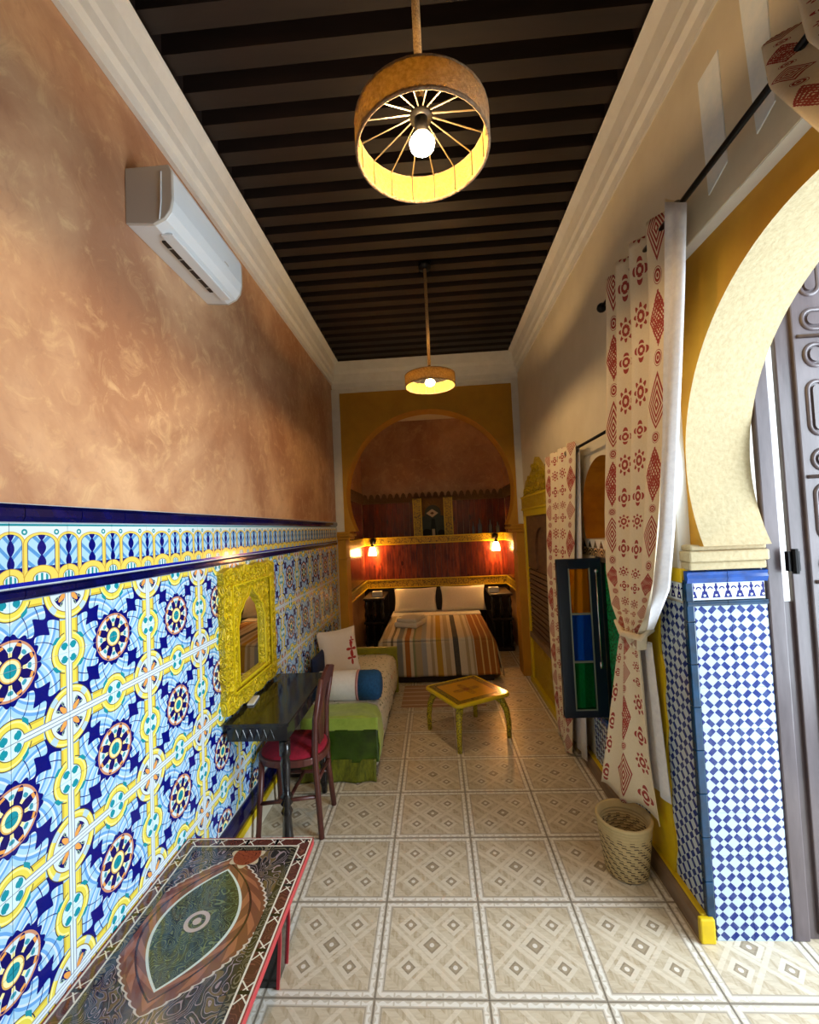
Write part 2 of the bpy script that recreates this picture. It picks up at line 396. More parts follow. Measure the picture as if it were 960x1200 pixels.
def blanket():
    m = Mat('striped_blanket', (200, 186, 160), 0.85); u, v = m.uv()
    G, O, Y, N, W, T_ = (76, 84, 78), (164, 96, 14), (190, 150, 36), (52, 56, 66), (218, 208, 190), (176, 160, 132)
    st = [(0, T_), (.10, G), (.135, W), (.17, T_), (.20, W), (.225, (104, 96, 80)), (.24, W), (.265, (128, 132, 136)), (.30, W), (.315, O), (.345, W), (.365, (132, 142, 110)), (.38, T_),
          (.42, (160, 166, 176)), (.45, W), (.48, T_), (.50, W), (.515, Y), (.55, W), (.57, T_), (.60, W), (.625, N), (.66, W), (.70, T_), (.72, W), (.74, T_), (.755, O), (.78, W)]
    st2 = [(.0, W), (.02, O), (.22, (226, 196, 120)), (.27, O), (.44, (226, 196, 120)), (.49, O), (.66, (226, 196, 120)), (.71, O), (.88, (226, 196, 120)), (.92, W)]
    c = m.ramp(u, st[:28], True); cc = m.ramp((u - 0.755)/0.185, st2, True)
    c = m.mix((u > 0.755) & (u < 0.94), c, cc)
    c = m.mix(u > 0.94, c, (206, 200, 184)); c = m.mix(m.noise(60, 2)*0.25, c, (150, 136, 110))
    m.color(c); m.bump(m.noise(150, 2), 0.3, 0.003); M['striped_blanket'] = m.mat
blanket()
def floral(key, base):
    m = Mat(key, base, 0.85); x, y, z = m.obj()
    vo = m.voro(26); n = m.noise(60, 2)
    c = m.mix((vo < 0.28) & (n > 0.48), base, (120, 128, 84)); v2 = m.voro(7, vec=m.vec(x + 0.3, y, z)); c = m.mix((v2 < 0.16), c, (196, 96, 70)); m.color(c); M[key] = m.mat
floral('floral_cover', (230, 224, 206))
def rug_mat():
    m = Mat('rug_stripe', (190, 170, 150), 0.95); x, y, z = m.obj()
    m.color(m.mix(((y*9.0).fract() < 0.18), (176, 142, 116), (216, 198, 176))); m.bump(m.noise(120, 2), 0.6, 0.004); M['rug_stripe'] = m.mat
rug_mat()
def cushion_print():
    m = Mat('cushion_print', (232, 222, 216), 0.85); u, v = m.uv()
    c = m.mix(m.noise(40, 2)*0.3, (236, 228, 222), (216, 204, 196))
    for cx, cy, s in ((0.76, 0.52, 0.14), (0.74, 0.33, 0.12), (0.80, 0.70, 0.07)):
        rr = m.length(u - cx, (v - cy)*0.8); t = m.atan2(v - cy, u - cx)
        c = m.mix(rr < (s*(0.55 + 0.45*((t*4.0).cos()))), c, (178, 56, 60))
    m.color(c); M['cushion_print'] = m.mat
cushion_print()
def table_top():
    # uv in metres from the tabletop centre: u across, v along
    m = Mat('painted_tabletop', (60, 50, 46), 0.16, coat=0.6); u, v = m.uv(); HW, HL = 0.275, 0.50
    du = HW - u.abs(); dv = HL - v.abs(); e = du.min(dv)
    n = m.noise(12, 0, 0.4, m.vec(u, v), dist=1.6); cur = ((n*34.0).sin())
    fld = m.mix((cur.abs() < 0.3), (50, 46, 46), (160, 142, 148)); fld = m.mix((m.noise(9, 2, vec=m.vec(u + 3.0, v)) > 0.55) & (cur > 0.5), fld, (112, 92, 60))
    # almond panel
    pu = u + 0.015; pv = v - 0.10
    al = pu.abs() + (pv*pv)*2.6
    bow = m.length(pu + 0.0, pv*0.62)
    ringd = al
    scal = 0.008*((pv*150.0).sin()).abs()
    c = m.mix(ringd < (0.222 + scal), fld, (210, 200, 190)); c = m.mix(ringd < (0.214 + scal), c, (126, 78, 58))
    fish = (((pv*70.0 + (al - 0.17).abs()*110.0).sin()) > 0.2); c = m.mix((ringd < 0.205) & fish, c, (168, 108, 78))
    c = m.mix(((ringd - 0.168).abs() < 0.004), c, (70, 40, 34))
    c = m.mix(ringd < 0.136, c, (220, 232, 226)); c = m.mix(ringd < 0.126, c, (46, 60, 46))
    cur2 = ((m.noise(16, 0, 0.4, m.vec(u, v), dist=1.6)*34.0).sin())
    c = m.mix((ringd < 0.126) & (cur2.abs() < 0.34), c, (112, 124, 84))
    ro = m.length(pu, pv); c = m.mix((ro < 0.045) & (((ro*230.0).sin()) > 0.0), c, (196, 178, 176))
    # stem at the far tip
    hd = m.length(u - 0.03, v - 0.40); c = m.mix((hd < 0.062 + 0.008*((m.atan2(v - 0.40, u - 0.03)*7.0).sin())), c, (206, 190, 160)); c = m.mix(hd < 0.054, c, (150, 74, 48))
    c = m.mix((hd < 0.05) & (cur2.abs() < 0.3), c, (96, 40, 30))
    # borders
    c = m.mix(e < 0.075, c, (44, 42, 34)); c = m.mix((e < 0.072) & (cur.abs() < 0.5) , c, (120, 112, 92))
    c = m.mix(e < 0.052, c, (232, 228, 216)); c = m.mix(e < 0.046, c, (86, 46, 40))
    t = m.op('MULTIPLY', v, (du < dv)) + m.op('MULTIPLY', u, (du > dv))
    c = m.mix((e < 0.046) & (cur.abs() < 0.3), c, (120, 70, 60))
    sg = ((t/0.125).fract() - 0.5).abs(); ee = (e - 0.026).abs()
    X1 = (((sg - 0.40)*0.125 - (e - 0.026)).abs() < 0.0028) | (((sg - 0.40)*0.125 + (e - 0.026)).abs() < 0.0028)
    c = m.mix((e < 0.046) & (sg > 0.24) & X1, c, (232, 228, 216)); c = m.mix((e < 0.046) & (sg > 0.455), c, (20, 20, 18))
    c = m.mix(e < 0.010, c, (232, 228, 216)); c = m.mix(e < 0.004, c, (150, 40, 40))
    m.color(c); M['painted_tabletop'] = m.mat
table_top()
plain('red_lacquer', (170, 36, 48), 0.3)
def ctable_top():
    m = Mat('painted_yellow_top', (206, 160, 20), 0.22, coat=0.4); x, y, z = m.obj()
    e = x.abs().max(y.abs()); n = m.noise(30, 2, dist=2.0); cur = (n*40.0).sin()
    c = m.mix(e > 0.185, (204, 152, 18), (60, 44, 10)); c = m.mix((e > 0.19) & (e < 0.232) & (cur.abs() < 0.55), c, (206, 176, 40))
    c = m.mix(e > 0.236, c, (226, 200, 30))
    r = m.length(x, y); t = m.atan2(y, x)
    c = m.mix((r < (0.085 + 0.04*((t*4.0).cos()))) & (cur.abs() < 0.5), c, (70, 44, 12))
    c = m.mix((r < 0.03), c, (150, 96, 30))
    m.color(c); M['painted_yellow_top'] = m.mat
ctable_top()
def picture():
    # arched panel: pale figure on a dark teal ground (flat picture); uv in metres, origin at the bottom centre
    m = Mat('picture_panel', (70, 84, 84), 0.6, spec=0.2); u, v = m.uv()
    c = m.mix(m.noise(12, 3), (44, 58, 62), (74, 86, 84))
    c = m.mix(m.length(u + 0.10, (v - 0.03)*1.0) < 0.075, c, (20, 22, 24)); c = m.mix(m.length(u - 0.12, (v - 0.03)*1.0) < 0.055, c, (20, 22, 24))
    c = m.mix((u.abs() < (0.02 + (0.30 - v)*0.10)) & (v < 0.26), c, (30, 44, 44))
    c = m.mix((u.abs() < 0.022) & (v < 0.10), c, (196, 186, 160))
    tr = (u + 0.01).abs()*0.9 + (v - 0.345).abs()*1.3
    c = m.mix(tr < 0.085, c, (196, 186, 170)); c = m.mix(tr < 0.03, c, (90, 70, 60))
    m.color(c); M['picture_panel'] = m.mat
picture()

# ------------------------------------------------------------------ mesh helpers
class MB:
    def __init__(s): s.v = []; s.f = []; s.mi = []; s.uv = []
    def add(s, verts, faces, mi=0, uvf=None):
        o = len(s.v); verts = [Vector(p) for p in verts]; s.v += verts
        for f in faces:
            s.f.append([i+o for i in f]); s.mi.append(mi)
            s.uv.append([uvf(verts[i]) for i in f] if uvf else [(0, 0)]*len(f))
        return s
    def box(s, x0, x1, y0, y1, z0, z1, mi=0, uvf=None):
        p = [(x, y, z) for z in (z0, z1) for y in (y0, y1) for x in (x0, x1)]
        return s.add(p, [(0, 2, 3, 1), (4, 5, 7, 6), (0, 1, 5, 4), (2, 6, 7, 3), (0, 4, 6, 2), (1, 3, 7, 5)], mi, uvf)
    def prism(s, pts, mp, w0, w1, mi=0, uvf=None):
        n = len(pts); p = [mp(a, b, w0) for a, b in pts] + [mp(a, b, w1) for a, b in pts]
        f = [tuple(range(n))[::-1], tuple(range(n, 2*n))] + [(i, (i+1) % n, n+(i+1) % n, n+i) for i in range(n)]
        return s.add(p, f, mi, uvf)
    def ring(s, outer, inner, mp, w0, w1, mi=0, mside=None, closed=True):
        n = len(outer); ms = mi if mside is None else mside
        p = [mp(a, b, w) for w in (w0, w1) for L in (outer, inner) for a, b in L]
        O0, I0, O1, I1 = 0, n, 2*n, 3*n
        R = range(n if closed else n-1); fa = []; fs = []
        for i in R:
            j = (i+1) % n
            fa += [(O0+i, O0+j, I0+j, I0+i), (O1+i, I1+i, I1+j, O1+j), (O0+i, O1+i, O1+j, O0+j)]
            fs += [(I0+i, I0+j, I1+j, I1+i)]
        s.add(p, fa, mi); o = len(s.v)-4*n
        for f in fs: s.f.append([i+o for i in f]); s.mi.append(ms); s.uv.append([(0, 0)]*4)
        return s
    def lathe(s, prof, c=(0, 0, 0), seg=16, mi=0, cap=True, ax='z'):
        p = []; n = len(prof)
        for r, z in prof:
            for k in range(seg):
                a = 2*PI*k/seg; q = (r*math.cos(a), r*math.sin(a), z)
                if ax == 'x': q = (q[2], q[0], q[1])
                if ax == 'y': q = (q[0], q[2], q[1])
                p.append((c[0]+q[0], c[1]+q[1], c[2]+q[2]))
        f = [(i*seg+k, i*seg+(k+1) % seg, (i+1)*seg+(k+1) % seg, (i+1)*seg+k) for i in range(n-1) for k in range(seg)]
        if cap: f += [tuple(range(seg))[::-1], tuple(range((n-1)*seg, n*seg))]
        return s.add(p, f, mi)
    def tube(s, path, r, seg=8, mi=0, closed=False):
        path = [Vector(q) for q in path]; n = len(path); p = []; rs = r if isinstance(r, (list, tuple)) else [r]*n
        u = None
        for i in range(n):
            a = path[(i-1) % n] if (i or closed) else path[0]; b = path[(i+1) % n] if (i < n-1 or closed) else path[-1]
            t = (b-a).normalized()
            if u is None: u = t.cross(Vector((0.31, 0.23, 0.92)) if abs(t.z) < 0.8 else Vector((0.9, 0.3, 0.1))).normalized()
            else: u = (u-t*u.dot(t)).normalized()
            w_ = u.cross(t)
            for k in range(seg): an = 2*PI*k/seg; p.append(path[i]+(u*math.cos(an)+w_*math.sin(an))*rs[i])
        R = n if closed else n-1
        f = [(i*seg+k, i*seg+(k+1) % seg, ((i+1) % n)*seg+(k+1) % seg, ((i+1) % n)*seg+k) for i in range(R) for k in range(seg)]
        if not closed: f += [tuple(range(seg))[::-1], tuple(range((n-1)*seg, n*seg))]
        return s.add(p, f, mi)
    def grid(s, nu, nv, fn, mi=0, uvfn=None):
        o = len(s.v); s.v += [Vector(fn(i/nu, j/nv)) for j in range(nv+1) for i in range(nu+1)]
        for j in range(nv):
            for i in range(nu):
                q = [(i, j), (i+1, j), (i+1, j+1), (i, j+1)]
                s.f.append([o+b*(nu+1)+a for a, b in q]); s.mi.append(mi)
                s.uv.append([uvfn(a/nu, b/nv) for a, b in q] if uvfn else [(a/nu, b/nv) for a, b in q])
        return s
    def ball(s, c, r, seg=12, mi=0):
        rr = (r, r, r) if not isinstance(r, tuple) else r
        n = seg//2; pr = [(math.sin(PI*i/n), -math.cos(PI*i/n)) for i in range(n+1)]; pr[0] = (1e-4, -1); pr[-1] = (1e-4, 1)
        o = len(s.v); s.lathe(pr, (0, 0, 0), seg, mi, cap=False)
        for i in range(o, len(s.v)): q = s.v[i]; s.v[i] = Vector((c[0]+q.x*rr[0], c[1]+q.y*rr[1], c[2]+q.z*rr[2]))
        return s
    def pillow(s, w_, h, t, n=12, mi=0, pinch=0.10):
        # lies in local XZ, thickness along Y, base at z=0
        for sd in (1, -1):
            def fn(u, v):
                a, b = 2*u-1, 2*v-1
                px = a*(1-pinch*(1-b*b)*abs(a)**3*0.6); pz = b*(1-pinch*(1-a*a)*abs(b)**3*0.6)
                d = t/2*(max(0, (1-a**4)*(1-b**4)))**0.45
                return (px*w_/2, -sd*d, (pz+1)*h/2)
            s.grid(n, n, fn, mi)
        return s
    def xf(s, mat):
        s.v = [mat @ q for q in s.v]; return s
    def mesh(s, name, mats, smooth=False, off=Vector((0, 0, 0))):
        me = bpy.data.meshes.new(name); me.from_pydata([q-off for q in s.v], [], s.f)
        for mk in (mats if isinstance(mats, (list, tuple)) else [mats]): me.materials.append(M[mk])
        ul = me.uv_layers.new(name='UVMap'); k = 0
        for p, mi, uv in zip(me.polygons, s.mi, s.uv):
            p.material_index = mi; p.use_smooth = smooth
            for q in uv: ul.data[k].uv = (q[0], q[1]); k += 1
        me.update(); return me
    def build(s, name, mats, parent=None, smooth=False, bevel=0.0, solid=0.0, local=False, loc=None, sub=0):
        base = Vector((0, 0, 0))
        if parent is not None and not local: base = root_loc(parent)
        if parent is None and loc is not None: base = Vector(loc)
        o = bpy.data.objects.new(name, s.mesh(name, mats, smooth, Vector((0, 0, 0)) if local else base)); col.objects.link(o)
        if parent is not None: o.parent = parent
        elif loc is not None: o.location = loc
        if solid: md = o.modifiers.new('solid', 'SOLIDIFY'); md.thickness = solid; md.offset = 0
        if sub: md = o.modifiers.new('sub', 'SUBSURF'); md.levels = md.render_levels = sub
        if bevel: md = o.modifiers.new('bevel', 'BEVEL'); md.width = bevel; md.segments = 2; md.limit_method = 'ANGLE'
        return o
def root_loc(o):
    while o.parent: o = o.parent
    return Vector(o.location)
def inst(mesh, name, parent, loc, rot=(0, 0, 0)):
    o = bpy.data.objects.new(name, mesh); col.objects.link(o); o.parent = parent; o.location = loc; o.rotation_euler = rot; return o
def thing(name, label, cat, loc=(0, 0, 0), rz=0.0, group=None):
    o = bpy.data.objects.new(name, None); col.objects.link(o); o.location = loc; o.rotation_euler = (0, 0, rz)
    o.empty_display_size = 0.1
    return tag(o, label, cat, group)
def tag(o, label, cat, group=None):
    o['label'] = label; o['category'] = cat
    if group: o['group'] = group
    return o
def scrolls(spots, mp, w_, r, tr=0.005):
    b = MB()
    for k, (a, c) in enumerate(spots):
        f = 1 if k % 2 else -1; pts = []
        for i in range(19):
            t = i/18; an = f*(t*4.4*PI*0.55+0.4)+(0 if k % 4 < 2 else PI); q = r*(1-0.82*t)
            pts.append(mp(a+q*math.cos(an), c+q*math.sin(an), w_))
        b.tube(pts, [tr*(1-0.35*i/18) for i in range(19)], 5)
    return b
def struct(o, label=None):
    o['kind'] = 'structure'
    if label: o['label'] = label
    return o
XZ = lambda a, b, w_: (a, w_, b)      # plane facing y
YZ = lambda a, b, w_: (w_, a, b)      # plane facing x
XY = lambda a, b, w_: (a, b, w_)
def rayrect(cx, cz, ang, r):
    c_, s_ = math.cos(ang), math.sin(ang); t = 1e9
    if c_ > 1e-9: t = min(t, (r[1]-cx)/c_)
    if c_ < -1e-9: t = min(t, (r[0]-cx)/c_)
    if s_ > 1e-9: t = min(t, (r[3]-cz)/s_)
    if s_ < -1e-9: t = min(t, (r[2]-cz)/s_)
    return (cx+c_*t, cz+s_*t)
def raypoly(cx, cz, ang, poly):
    c_, s_ = math.cos(ang), math.sin(ang); best = None
    for (ax, az), (bx, bz) in zip(poly, poly[1:]+poly[:1]):
        ex, ez = bx-ax, bz-az; den = c_*ez-s_*ex
        if abs(den) < 1e-12: continue
        t = ((ax-cx)*ez-(az-cz)*ex)/den; q = ((ax-cx)*s_-(az-cz)*c_)/den
        if t > 0 and -1e-9 <= q <= 1+1e-9 and (best is None or t > best): best = t
    return (cx+c_*best, cz+s_*best)
def arch_pts(cx, cz, rad, rect, a0, a1, n=48):
    angs = [a0+(a1-a0)*i/n for i in range(n+1)]
    for qx, qz in ((rect[0], rect[3]), (rect[1], rect[3]), (rect[0], rect[2]), (rect[1], rect[2])):
        a = math.atan2(qz-cz, qx-cx)
        for k in (a, a+2*PI):
            if a0 < k < a1: angs.append(k)
    angs.sort()
    return [rayrect(cx, cz, a, rect) for a in angs], [(cx+rad*math.cos(a), cz+rad*math.sin(a)) for a in angs]

# ------------------------------------------------------------------ room constants
XL, XR = -1.128, 1.04
YA, YAB = 5.087, 5.33           # arched partition in front of the alcove
YB = 6.85                        # back wall of the alcove
ZC = 3.715                       # underside of beams
T = 0.42; GX, GY = -0.3006, 2.0892

# floor ------------------------------------------------------------
flo = MB().box(-1.4, 2.6, -2.6, 7.1, -0.12, -0.006).build('floor', 'grout'); struct(flo)
tm = MB().box(-T/2+0.001, T/2-0.001, -T/2+0.001, T/2-0.001, -0.012, 0, 0, lambda p: (p.x/T+0.5, p.y/T+0.5)).mesh('floor_tile', 'floor_tile')
for j in range(-7, 12):
    for i in range(-2, 6):
        if i >= 4 and j > -1: continue
        inst(tm, 'floor_tile', flo, (GX+(i+0.5)*T, GY+(j+0.5)*T, 0))

# left wall --------------------------------------------------------
wl = MB().box(XL-0.25, XL-0.012, -2.0, YA+0.1, 0, 4.0).build('wall_left', 'tan_plaster'); struct(wl)
MB().box(XL-0.014, XL-0.0035, -2.0, YA+0.05, 0.0, 1.84).build('grout_bed', 'grout', wl)
TW, TH = 0.186, 0.19
tiles = {}
for fu in (0, 1):
    for fv in (0, 1):
        tiles[fu, fv] = MB().box(-0.010, 0, -TW/2+0.0008, TW/2-0.0008, -TH/2+0.0008, TH/2-0.0008, 0,
            lambda p, fu=fu, fv=fv: ((lambda s: 1-s if fu else s)(p.y/TW+0.5), (lambda s: 1-s if fv else s)(p.z/TH+0.5))).mesh('wall_tile', 'painted_tile')
Y0 = 1.106
for c in range(-8, 22):
    for r in range(7):
        yc = Y0+(c+0.5)*TW; zc = 1.585-(r+0.5)*TH
        if yc+TW/2 > YA+0.06: continue
        # medallion joints at even column index, even row pairs
        fu = 0 if c % 2 == 0 else 1
        fv = 1 if r % 2 == 1 else 0
        inst(tiles[fu, fv], 'wall_tile', wl, (XL, yc, zc))
bt = MB().box(-0.010, 0.001, -TW/2+0.0008, TW/2-0.0008, -0.0875, 0.0875, 0, lambda p: (p.y/TW+0.5, p.z/0.175+0.5)).mesh('border_tile', 'border_tile')
def railmesh(h, d, L, mat):
    pts = [(-0.006, -h/2), (d*0.6, -h/2), (d, -h*0.2), (d, h*0.25), (d*0.55, h/2), (-0.006, h/2)]
    return MB().prism(pts, lambda a, b, w_: (a, w_, b), -L/2+0.0012, L/2-0.0012).mesh('rail_tile', mat)
rt = railmesh(0.048, 0.020, TW*1.04, 'navy_glaze'); rt2 = railmesh(0.030, 0.014, TW*0.9, 'navy_glaze'); rb = railmesh(0.105, 0.010, TW*1.04, 'navy_glaze')
for c in range(-10, 22):
    yc = Y0+(c+0.5)*TW
    if yc+TW/2 < YA+0.06: inst(bt, 'border_tile', wl, (XL, yc, 1.6975))
y = 0.02
while y < YA-0.05:
    inst(rt, 'rail_tile', wl, (XL, y+0.05, 1.812)); inst(rb, 'base_tile', wl, (XL, y+0.12, 0.19)); y += TW*1.04
y = 0.05
while y < YA-0.05:
    inst(rt2, 'rail_tile', wl, (XL, y, 1.592)); y += TW*0.9
bl = MB().box(XL-0.01, XL+0.016, -1.5, YA, 0, 0.095, 0).box(XL-0.01, XL+0.018, -1.5, YA, 0.095, 0.135, 1).build('baseboard_left', ['cream_paint', 'yellow_paint']); struct(bl)

# right wall with the arched door ------------------------------------
XO = 1.36; DY0, DY1 = 0.53, 1.914; REC = 1.09; RZ = 2.78
wr = MB()
wr.box(XR, XO, DY1, 2.35, 0, 1.49).box(XR, XO, 1.95, 2.35, 1.49, 4.0)
wr.box(XR, XO, 2.35, 3.17, 0, 0.42).box(XR, XO, 2.95, 3.17, 0.42, 1.50).box(XR, XO, 2.35, 3.17, 1.50, 1.60).box(XR, XO, 2.35, 3.17, 2.30, 4.0)
wr.box(XR+0.20, XO, 2.35, 3.17, 0.42, 2.30)
wr.box(XR, XO, 3.17, YA+0.1, 0, 4.0)
wr.box(XR, XO, -2.0, 1.95, RZ, 4.0)
wr.box(XR, XO, -2.0, DY0, 0, RZ)
wr = wr.build('wall_right', 'cream_paint'); struct(wr)
ACY, ACZ, ACR = 1.222, 1.932, 0.714
a0 = -math.asin((ACZ-1.595)/ACR)
o_, i_ = arch_pts(ACY, ACZ, ACR, (DY0-0.02, 1.955, 1.595, RZ+0.02), a0, PI-a0, 72)
MB().ring(o_, i_, YZ, REC, XO-0.005, 0, 1, closed=False).build('arch_surround', ['mustard_paint', 'cream_render'], wr)
MB().box(REC-0.02, XO, 1.945, 1.958, 1.495, RZ+0.005).box(XR+0.002, XO, DY0, 1.955, RZ-0.004, RZ+0.006).box(XR-0.001, REC, 1.944, 1.96, 1.5, RZ).build('arch_reveal', 'white_paint', wr)
# impost block
imp = MB()
imp.box(XR+0.005, XO-0.004, 1.885, 1.96, 1.495, 1.53).box(XR, XO, 1.87, 1.96, 1.53, 1.575).box(XR+0.01, XO-0.004, 1.88, 1.96, 1.575, 1.60)
imp.build('impost', 'cream_render', wr, bevel=0.008)
MB().box(XR+0.005, XO, DY0, DY0+0.04, 1.495, 1.60).build('impost', 'cream_render', wr, bevel=0.008)
# tiled door jamb
fx = lambda p: (p.x, p.z); fy = lambda p: (p.y, p.z)
ny = 8; cw = (XO-XR-0.028)/2; ch = 1.345/ny
for r in range(ny):
    for c in range(2):
        MB().box(XR+0.026+c*cw, XR+0.026+(c+1)*cw-0.0012, DY1-0.010, DY1+0.01, r*ch+0.001, (r+1)*ch, 0, fx).build('jamb_tile', 'lattice_tile', wr)
for c in range(2):
    MB().box(XR+0.02+c*cw, XR+0.02+(c+1)*cw-0.0015, DY1-0.010, DY1+0.01, 1.37, 1.442, 0, lambda p: (p.x-XR, p.z-1.37)).build('jamb_frieze_tile', 'frieze_tile', wr)
for z, h, d, mk in ((1.467, 0.05, 0.024, 'blue_glaze'), (1.357, 0.022, 0.016, 'teal_glaze')):
    for c in range(2):
        pts = [(0.004, -h/2), (-d*0.7, -h/2), (-d, -h*0.1), (-d*0.8, h*0.15), (-d, h*0.4), (0.004, h/2)]
        MB().prism(pts, lambda a, b, w_: (w_, DY1-0.004+a, z+b), XR-0.004+c*(XO-XR+0.004)/2, XR-0.006+(c+1)*(XO-XR+0.004)/2).build('jamb_rail_tile', mk, wr)
for k in range(8):
    MB().box(XR-0.008, XR+0.0245, DY1-0.013, DY1+0.014, 0.06+k*0.1745, 0.06+(k+1)*0.1745-0.002).build('corner_tile', 'teal_glaze', wr, bevel=0.004)
# dado of the right wall
for r in range(8):
    MB().box(XR-0.007, XR+0.01, DY1+0.016, 2.13, 0.09+r*0.158, 0.09+(r+1)*0.158-0.001, 0, fy).build('dado_tile', 'lattice_tile', wr)
    for c in range(4):
        if (c > 0 and r > 1): continue
        MB().box(XR-0.007, XR+0.01, 2.33+c*0.2, 2.529+c*0.2, 0.09+r*0.158, 0.09+(r+1)*0.158-0.001, 0, fy).build('dado_tile', 'lattice_tile', wr)
MB().box(XR-0.008, XR+0.01, DY1+0.016, 2.13, 1.365, 1.44, 0, lambda p: (p.y, p.z-1.365)).build('dado_frieze_tile', 'frieze_tile', wr)
for c in range(4):
    MB().box(XR-0.014, XR+0.01, 2.35+c*0.2, 2.548+c*0.2, 0.408, 0.44, 0).build('sill_tile', 'blue_glaze', wr, bevel=0.004)
MB().box(XR-0.012, XR+0.02, DY1+0.005, 2.14, 1.44, 1.50).build('dado_cap', 'yellow_paint', wr, bevel=0.006)
# yellow painted board with an uneven edge
yb = [(2.34, 0.08), (2.34, 1.44)]; ne = [(2.125+0.012*math.sin(k*1.7)+0.010*math.sin(k*0.61), 1.44-k*0.068) for k in range(21)]
MB().prism(yb + ne, YZ, XR-0.016, XR+0.005).build('yellow_board', 'yellow_paint', wr)
cb = MB().prism([(XR+0.01, 0), (XR-0.045, 0), (XR-0.045, 0.075), (XR-0.03, 0.088), (XR+0.01, 0.088)], XZ, DY1-0.005, 3.3).build('baseboard_right', 'curb_wood'); struct(cb)
MB().box(XR-0.047, XR+0.012, DY1-0.028, DY1-0.004, 0, 0.098).box(XR-0.030, XR+0.0, DY1-0.004, 3.3, 0.088, 0.10).build('end_cap', 'yellow_paint', cb, bevel=0.008)
# repaired plaster strips
for pts in ([(1.491, 3.30), (1.60, 3.30), (1.587, 2.865), (1.488, 2.90)], [(1.28, 3.45), (1.39, 3.45), (1.352, 2.87), (1.28, 2.905)]):
    MB().prism([(a+random.uniform(-.004, .004), b+random.uniform(-.004, .004)) for a, b in pts], YZ, XR-0.004, XR+0.003).build('plaster_patch', 'patch_plaster', wr)
# lunette niche above the window
o_, i_ = arch_pts(2.76, 1.76, 0.36, (2.35, 3.17, 1.60, 2.30), -0.46, PI+0.46, 40)
MB().ring(o_, i_, YZ, XR, XR+0.20, 0, 1, closed=False).build('lunette', ['cream_paint', 'ochre_paint'], wr)
MB().box(XR+0.175, XR+0.21, 2.36, 3.16, 1.58, 2.28).build('lunette_back', 'ochre_paint', wr)
for c in range(4):
    MB().box(XR-0.006, XR+0.005, 2.355+c*0.2035, 2.557+c*0.2035, 1.49, 1.60, 0, lambda p: (p.y-2.355, p.z-1.49)).build('frieze_tile', 'zigzag_tile', wr)

# window: fixed sash in the opening and a casement swung into the room
wn = bpy.data.objects.new('window_1', None); col.objects.link(wn); wn.location = (XR, 2.65, 0.44); struct(wn, 'dark blue framed window with a stained glass casement swung open')
fr = MB()
for a in ((2.35, 2.40, 0.42, 1.50), (2.90, 2.95, 0.42, 1.50), (2.40, 2.90, 0.42, 0.47), (2.40, 2.90, 1.45, 1.50), (2.63, 2.67, 0.47, 1.45)):
    fr.box(XR+0.02, XR+0.07, *a)
fr.build('window_frame', 'blue_frame', wn, bevel=0.005)
for a in ((2.40, 2.63), (2.67, 2.90)):
    MB().box(XR+0.04, XR+0.046, a[0], a[1], 0.47, 1.45).build('pane', 'glass_green_ribbed', wn)
YC = 2.86; cx0, cx1, cz0, cz1 = 0.762, 1.035, 0.492, 1.484
cs = MB()
cs.box(cx0, cx0+0.075, YC-0.02, YC+0.02, cz0, cz1).box(cx1-0.075, cx1, YC-0.02, YC+0.02, cz0, cz1)
cs.box(cx0, cx1, YC-0.019, YC+0.019, cz0, cz0+0.05).box(cx0, cx1, YC-0.019, YC+0.019, cz1-0.065, cz1)
csm = cs.build('casement', 'blue_frame', wn, bevel=0.005)
zz = [cz0+0.05, 0.835, 1.135, cz1-0.065]
for k, mk in enumerate(('glass_green', 'glass_blue', 'glass_amber')):
    MB().box(cx0+0.07, cx1-0.07, YC-0.002, YC+0.002, zz[k], zz[k+1]).build('pane', mk, csm)
ld = MB()
for z in zz[1:3]: ld.box(cx0+0.07, cx1-0.07, YC-0.009, YC+0.009, z-0.006, z+0.006)
for x in (cx0+0.073, cx1-0.073): ld.box(x-0.004, x+0.004, YC-0.022, YC-0.018, cz0+0.05, cz1-0.06)
ld.box(cx0+0.07, cx1-0.07, YC-0.022, YC-0.018, cz0+0.046, cz0+0.054).build('glazing_bar', 'lead', csm)
MB().tube([(cx1-0.035, YC-0.032, 0.83), (cx1-0.035, YC-0.032, 1.40)], 0.006).ball((cx1-0.035, YC-0.032, 1.405), 0.014).box(cx1-0.043, cx1-0.027, YC-0.036, YC-0.015, 0.80, 0.84).build('bolt', 'chrome', csm, smooth=True)

# carved gold doorway further along the right wall
d2 = bpy.data.objects.new('door_2', None); col.objects.link(d2); d2.location = (XR, 4.27, 0); struct(d2, 'carved gold doorway with pointed crest and brown slatted panel')
y0, y1 = 3.60, 4.93; yc = 4.265
MB().box(XR-0.05, XR+0.01, y0, y0+0.055, 0, 1.87).box(XR-0.05, XR+0.01, y1-0.055, y1, 0, 1.87).box(XR-0.05, XR+0.01, y0, y1, 1.80, 1.87).build('door_frame', 'gold_plain', d2, bevel=0.006)
MB().box(XR-0.055, XR+0.01, y0-0.03, y1+0.03, 1.87, 2.0).build('lintel', 'carved_gold_far', d2, bevel=0.006)
MB().box(XR-0.062, XR+0.01, y0-0.035, y1+0.035, 1.865, 1.885).box(XR-0.062, XR+0.01, y0-0.035, y1+0.035, 1.995, 2.015).build('lintel_moulding', 'gold_plain', d2, bevel=0.004)
cr = [(y0-0.0, 2.01), (y0+0.1, 2.07), (y0+0.18, 2.17), (y0+0.35, 2.20), (y0+0.5, 2.26), (yc, 2.36), (y1-0.5, 2.26), (y1-0.35, 2.20), (y1-0.18, 2.17), (y1-0.1, 2.07), (y1, 2.01)]
MB().prism(cr, YZ, XR-0.045, XR+0.01).build('crest', 'carved_gold_far', d2, bevel=0.006)
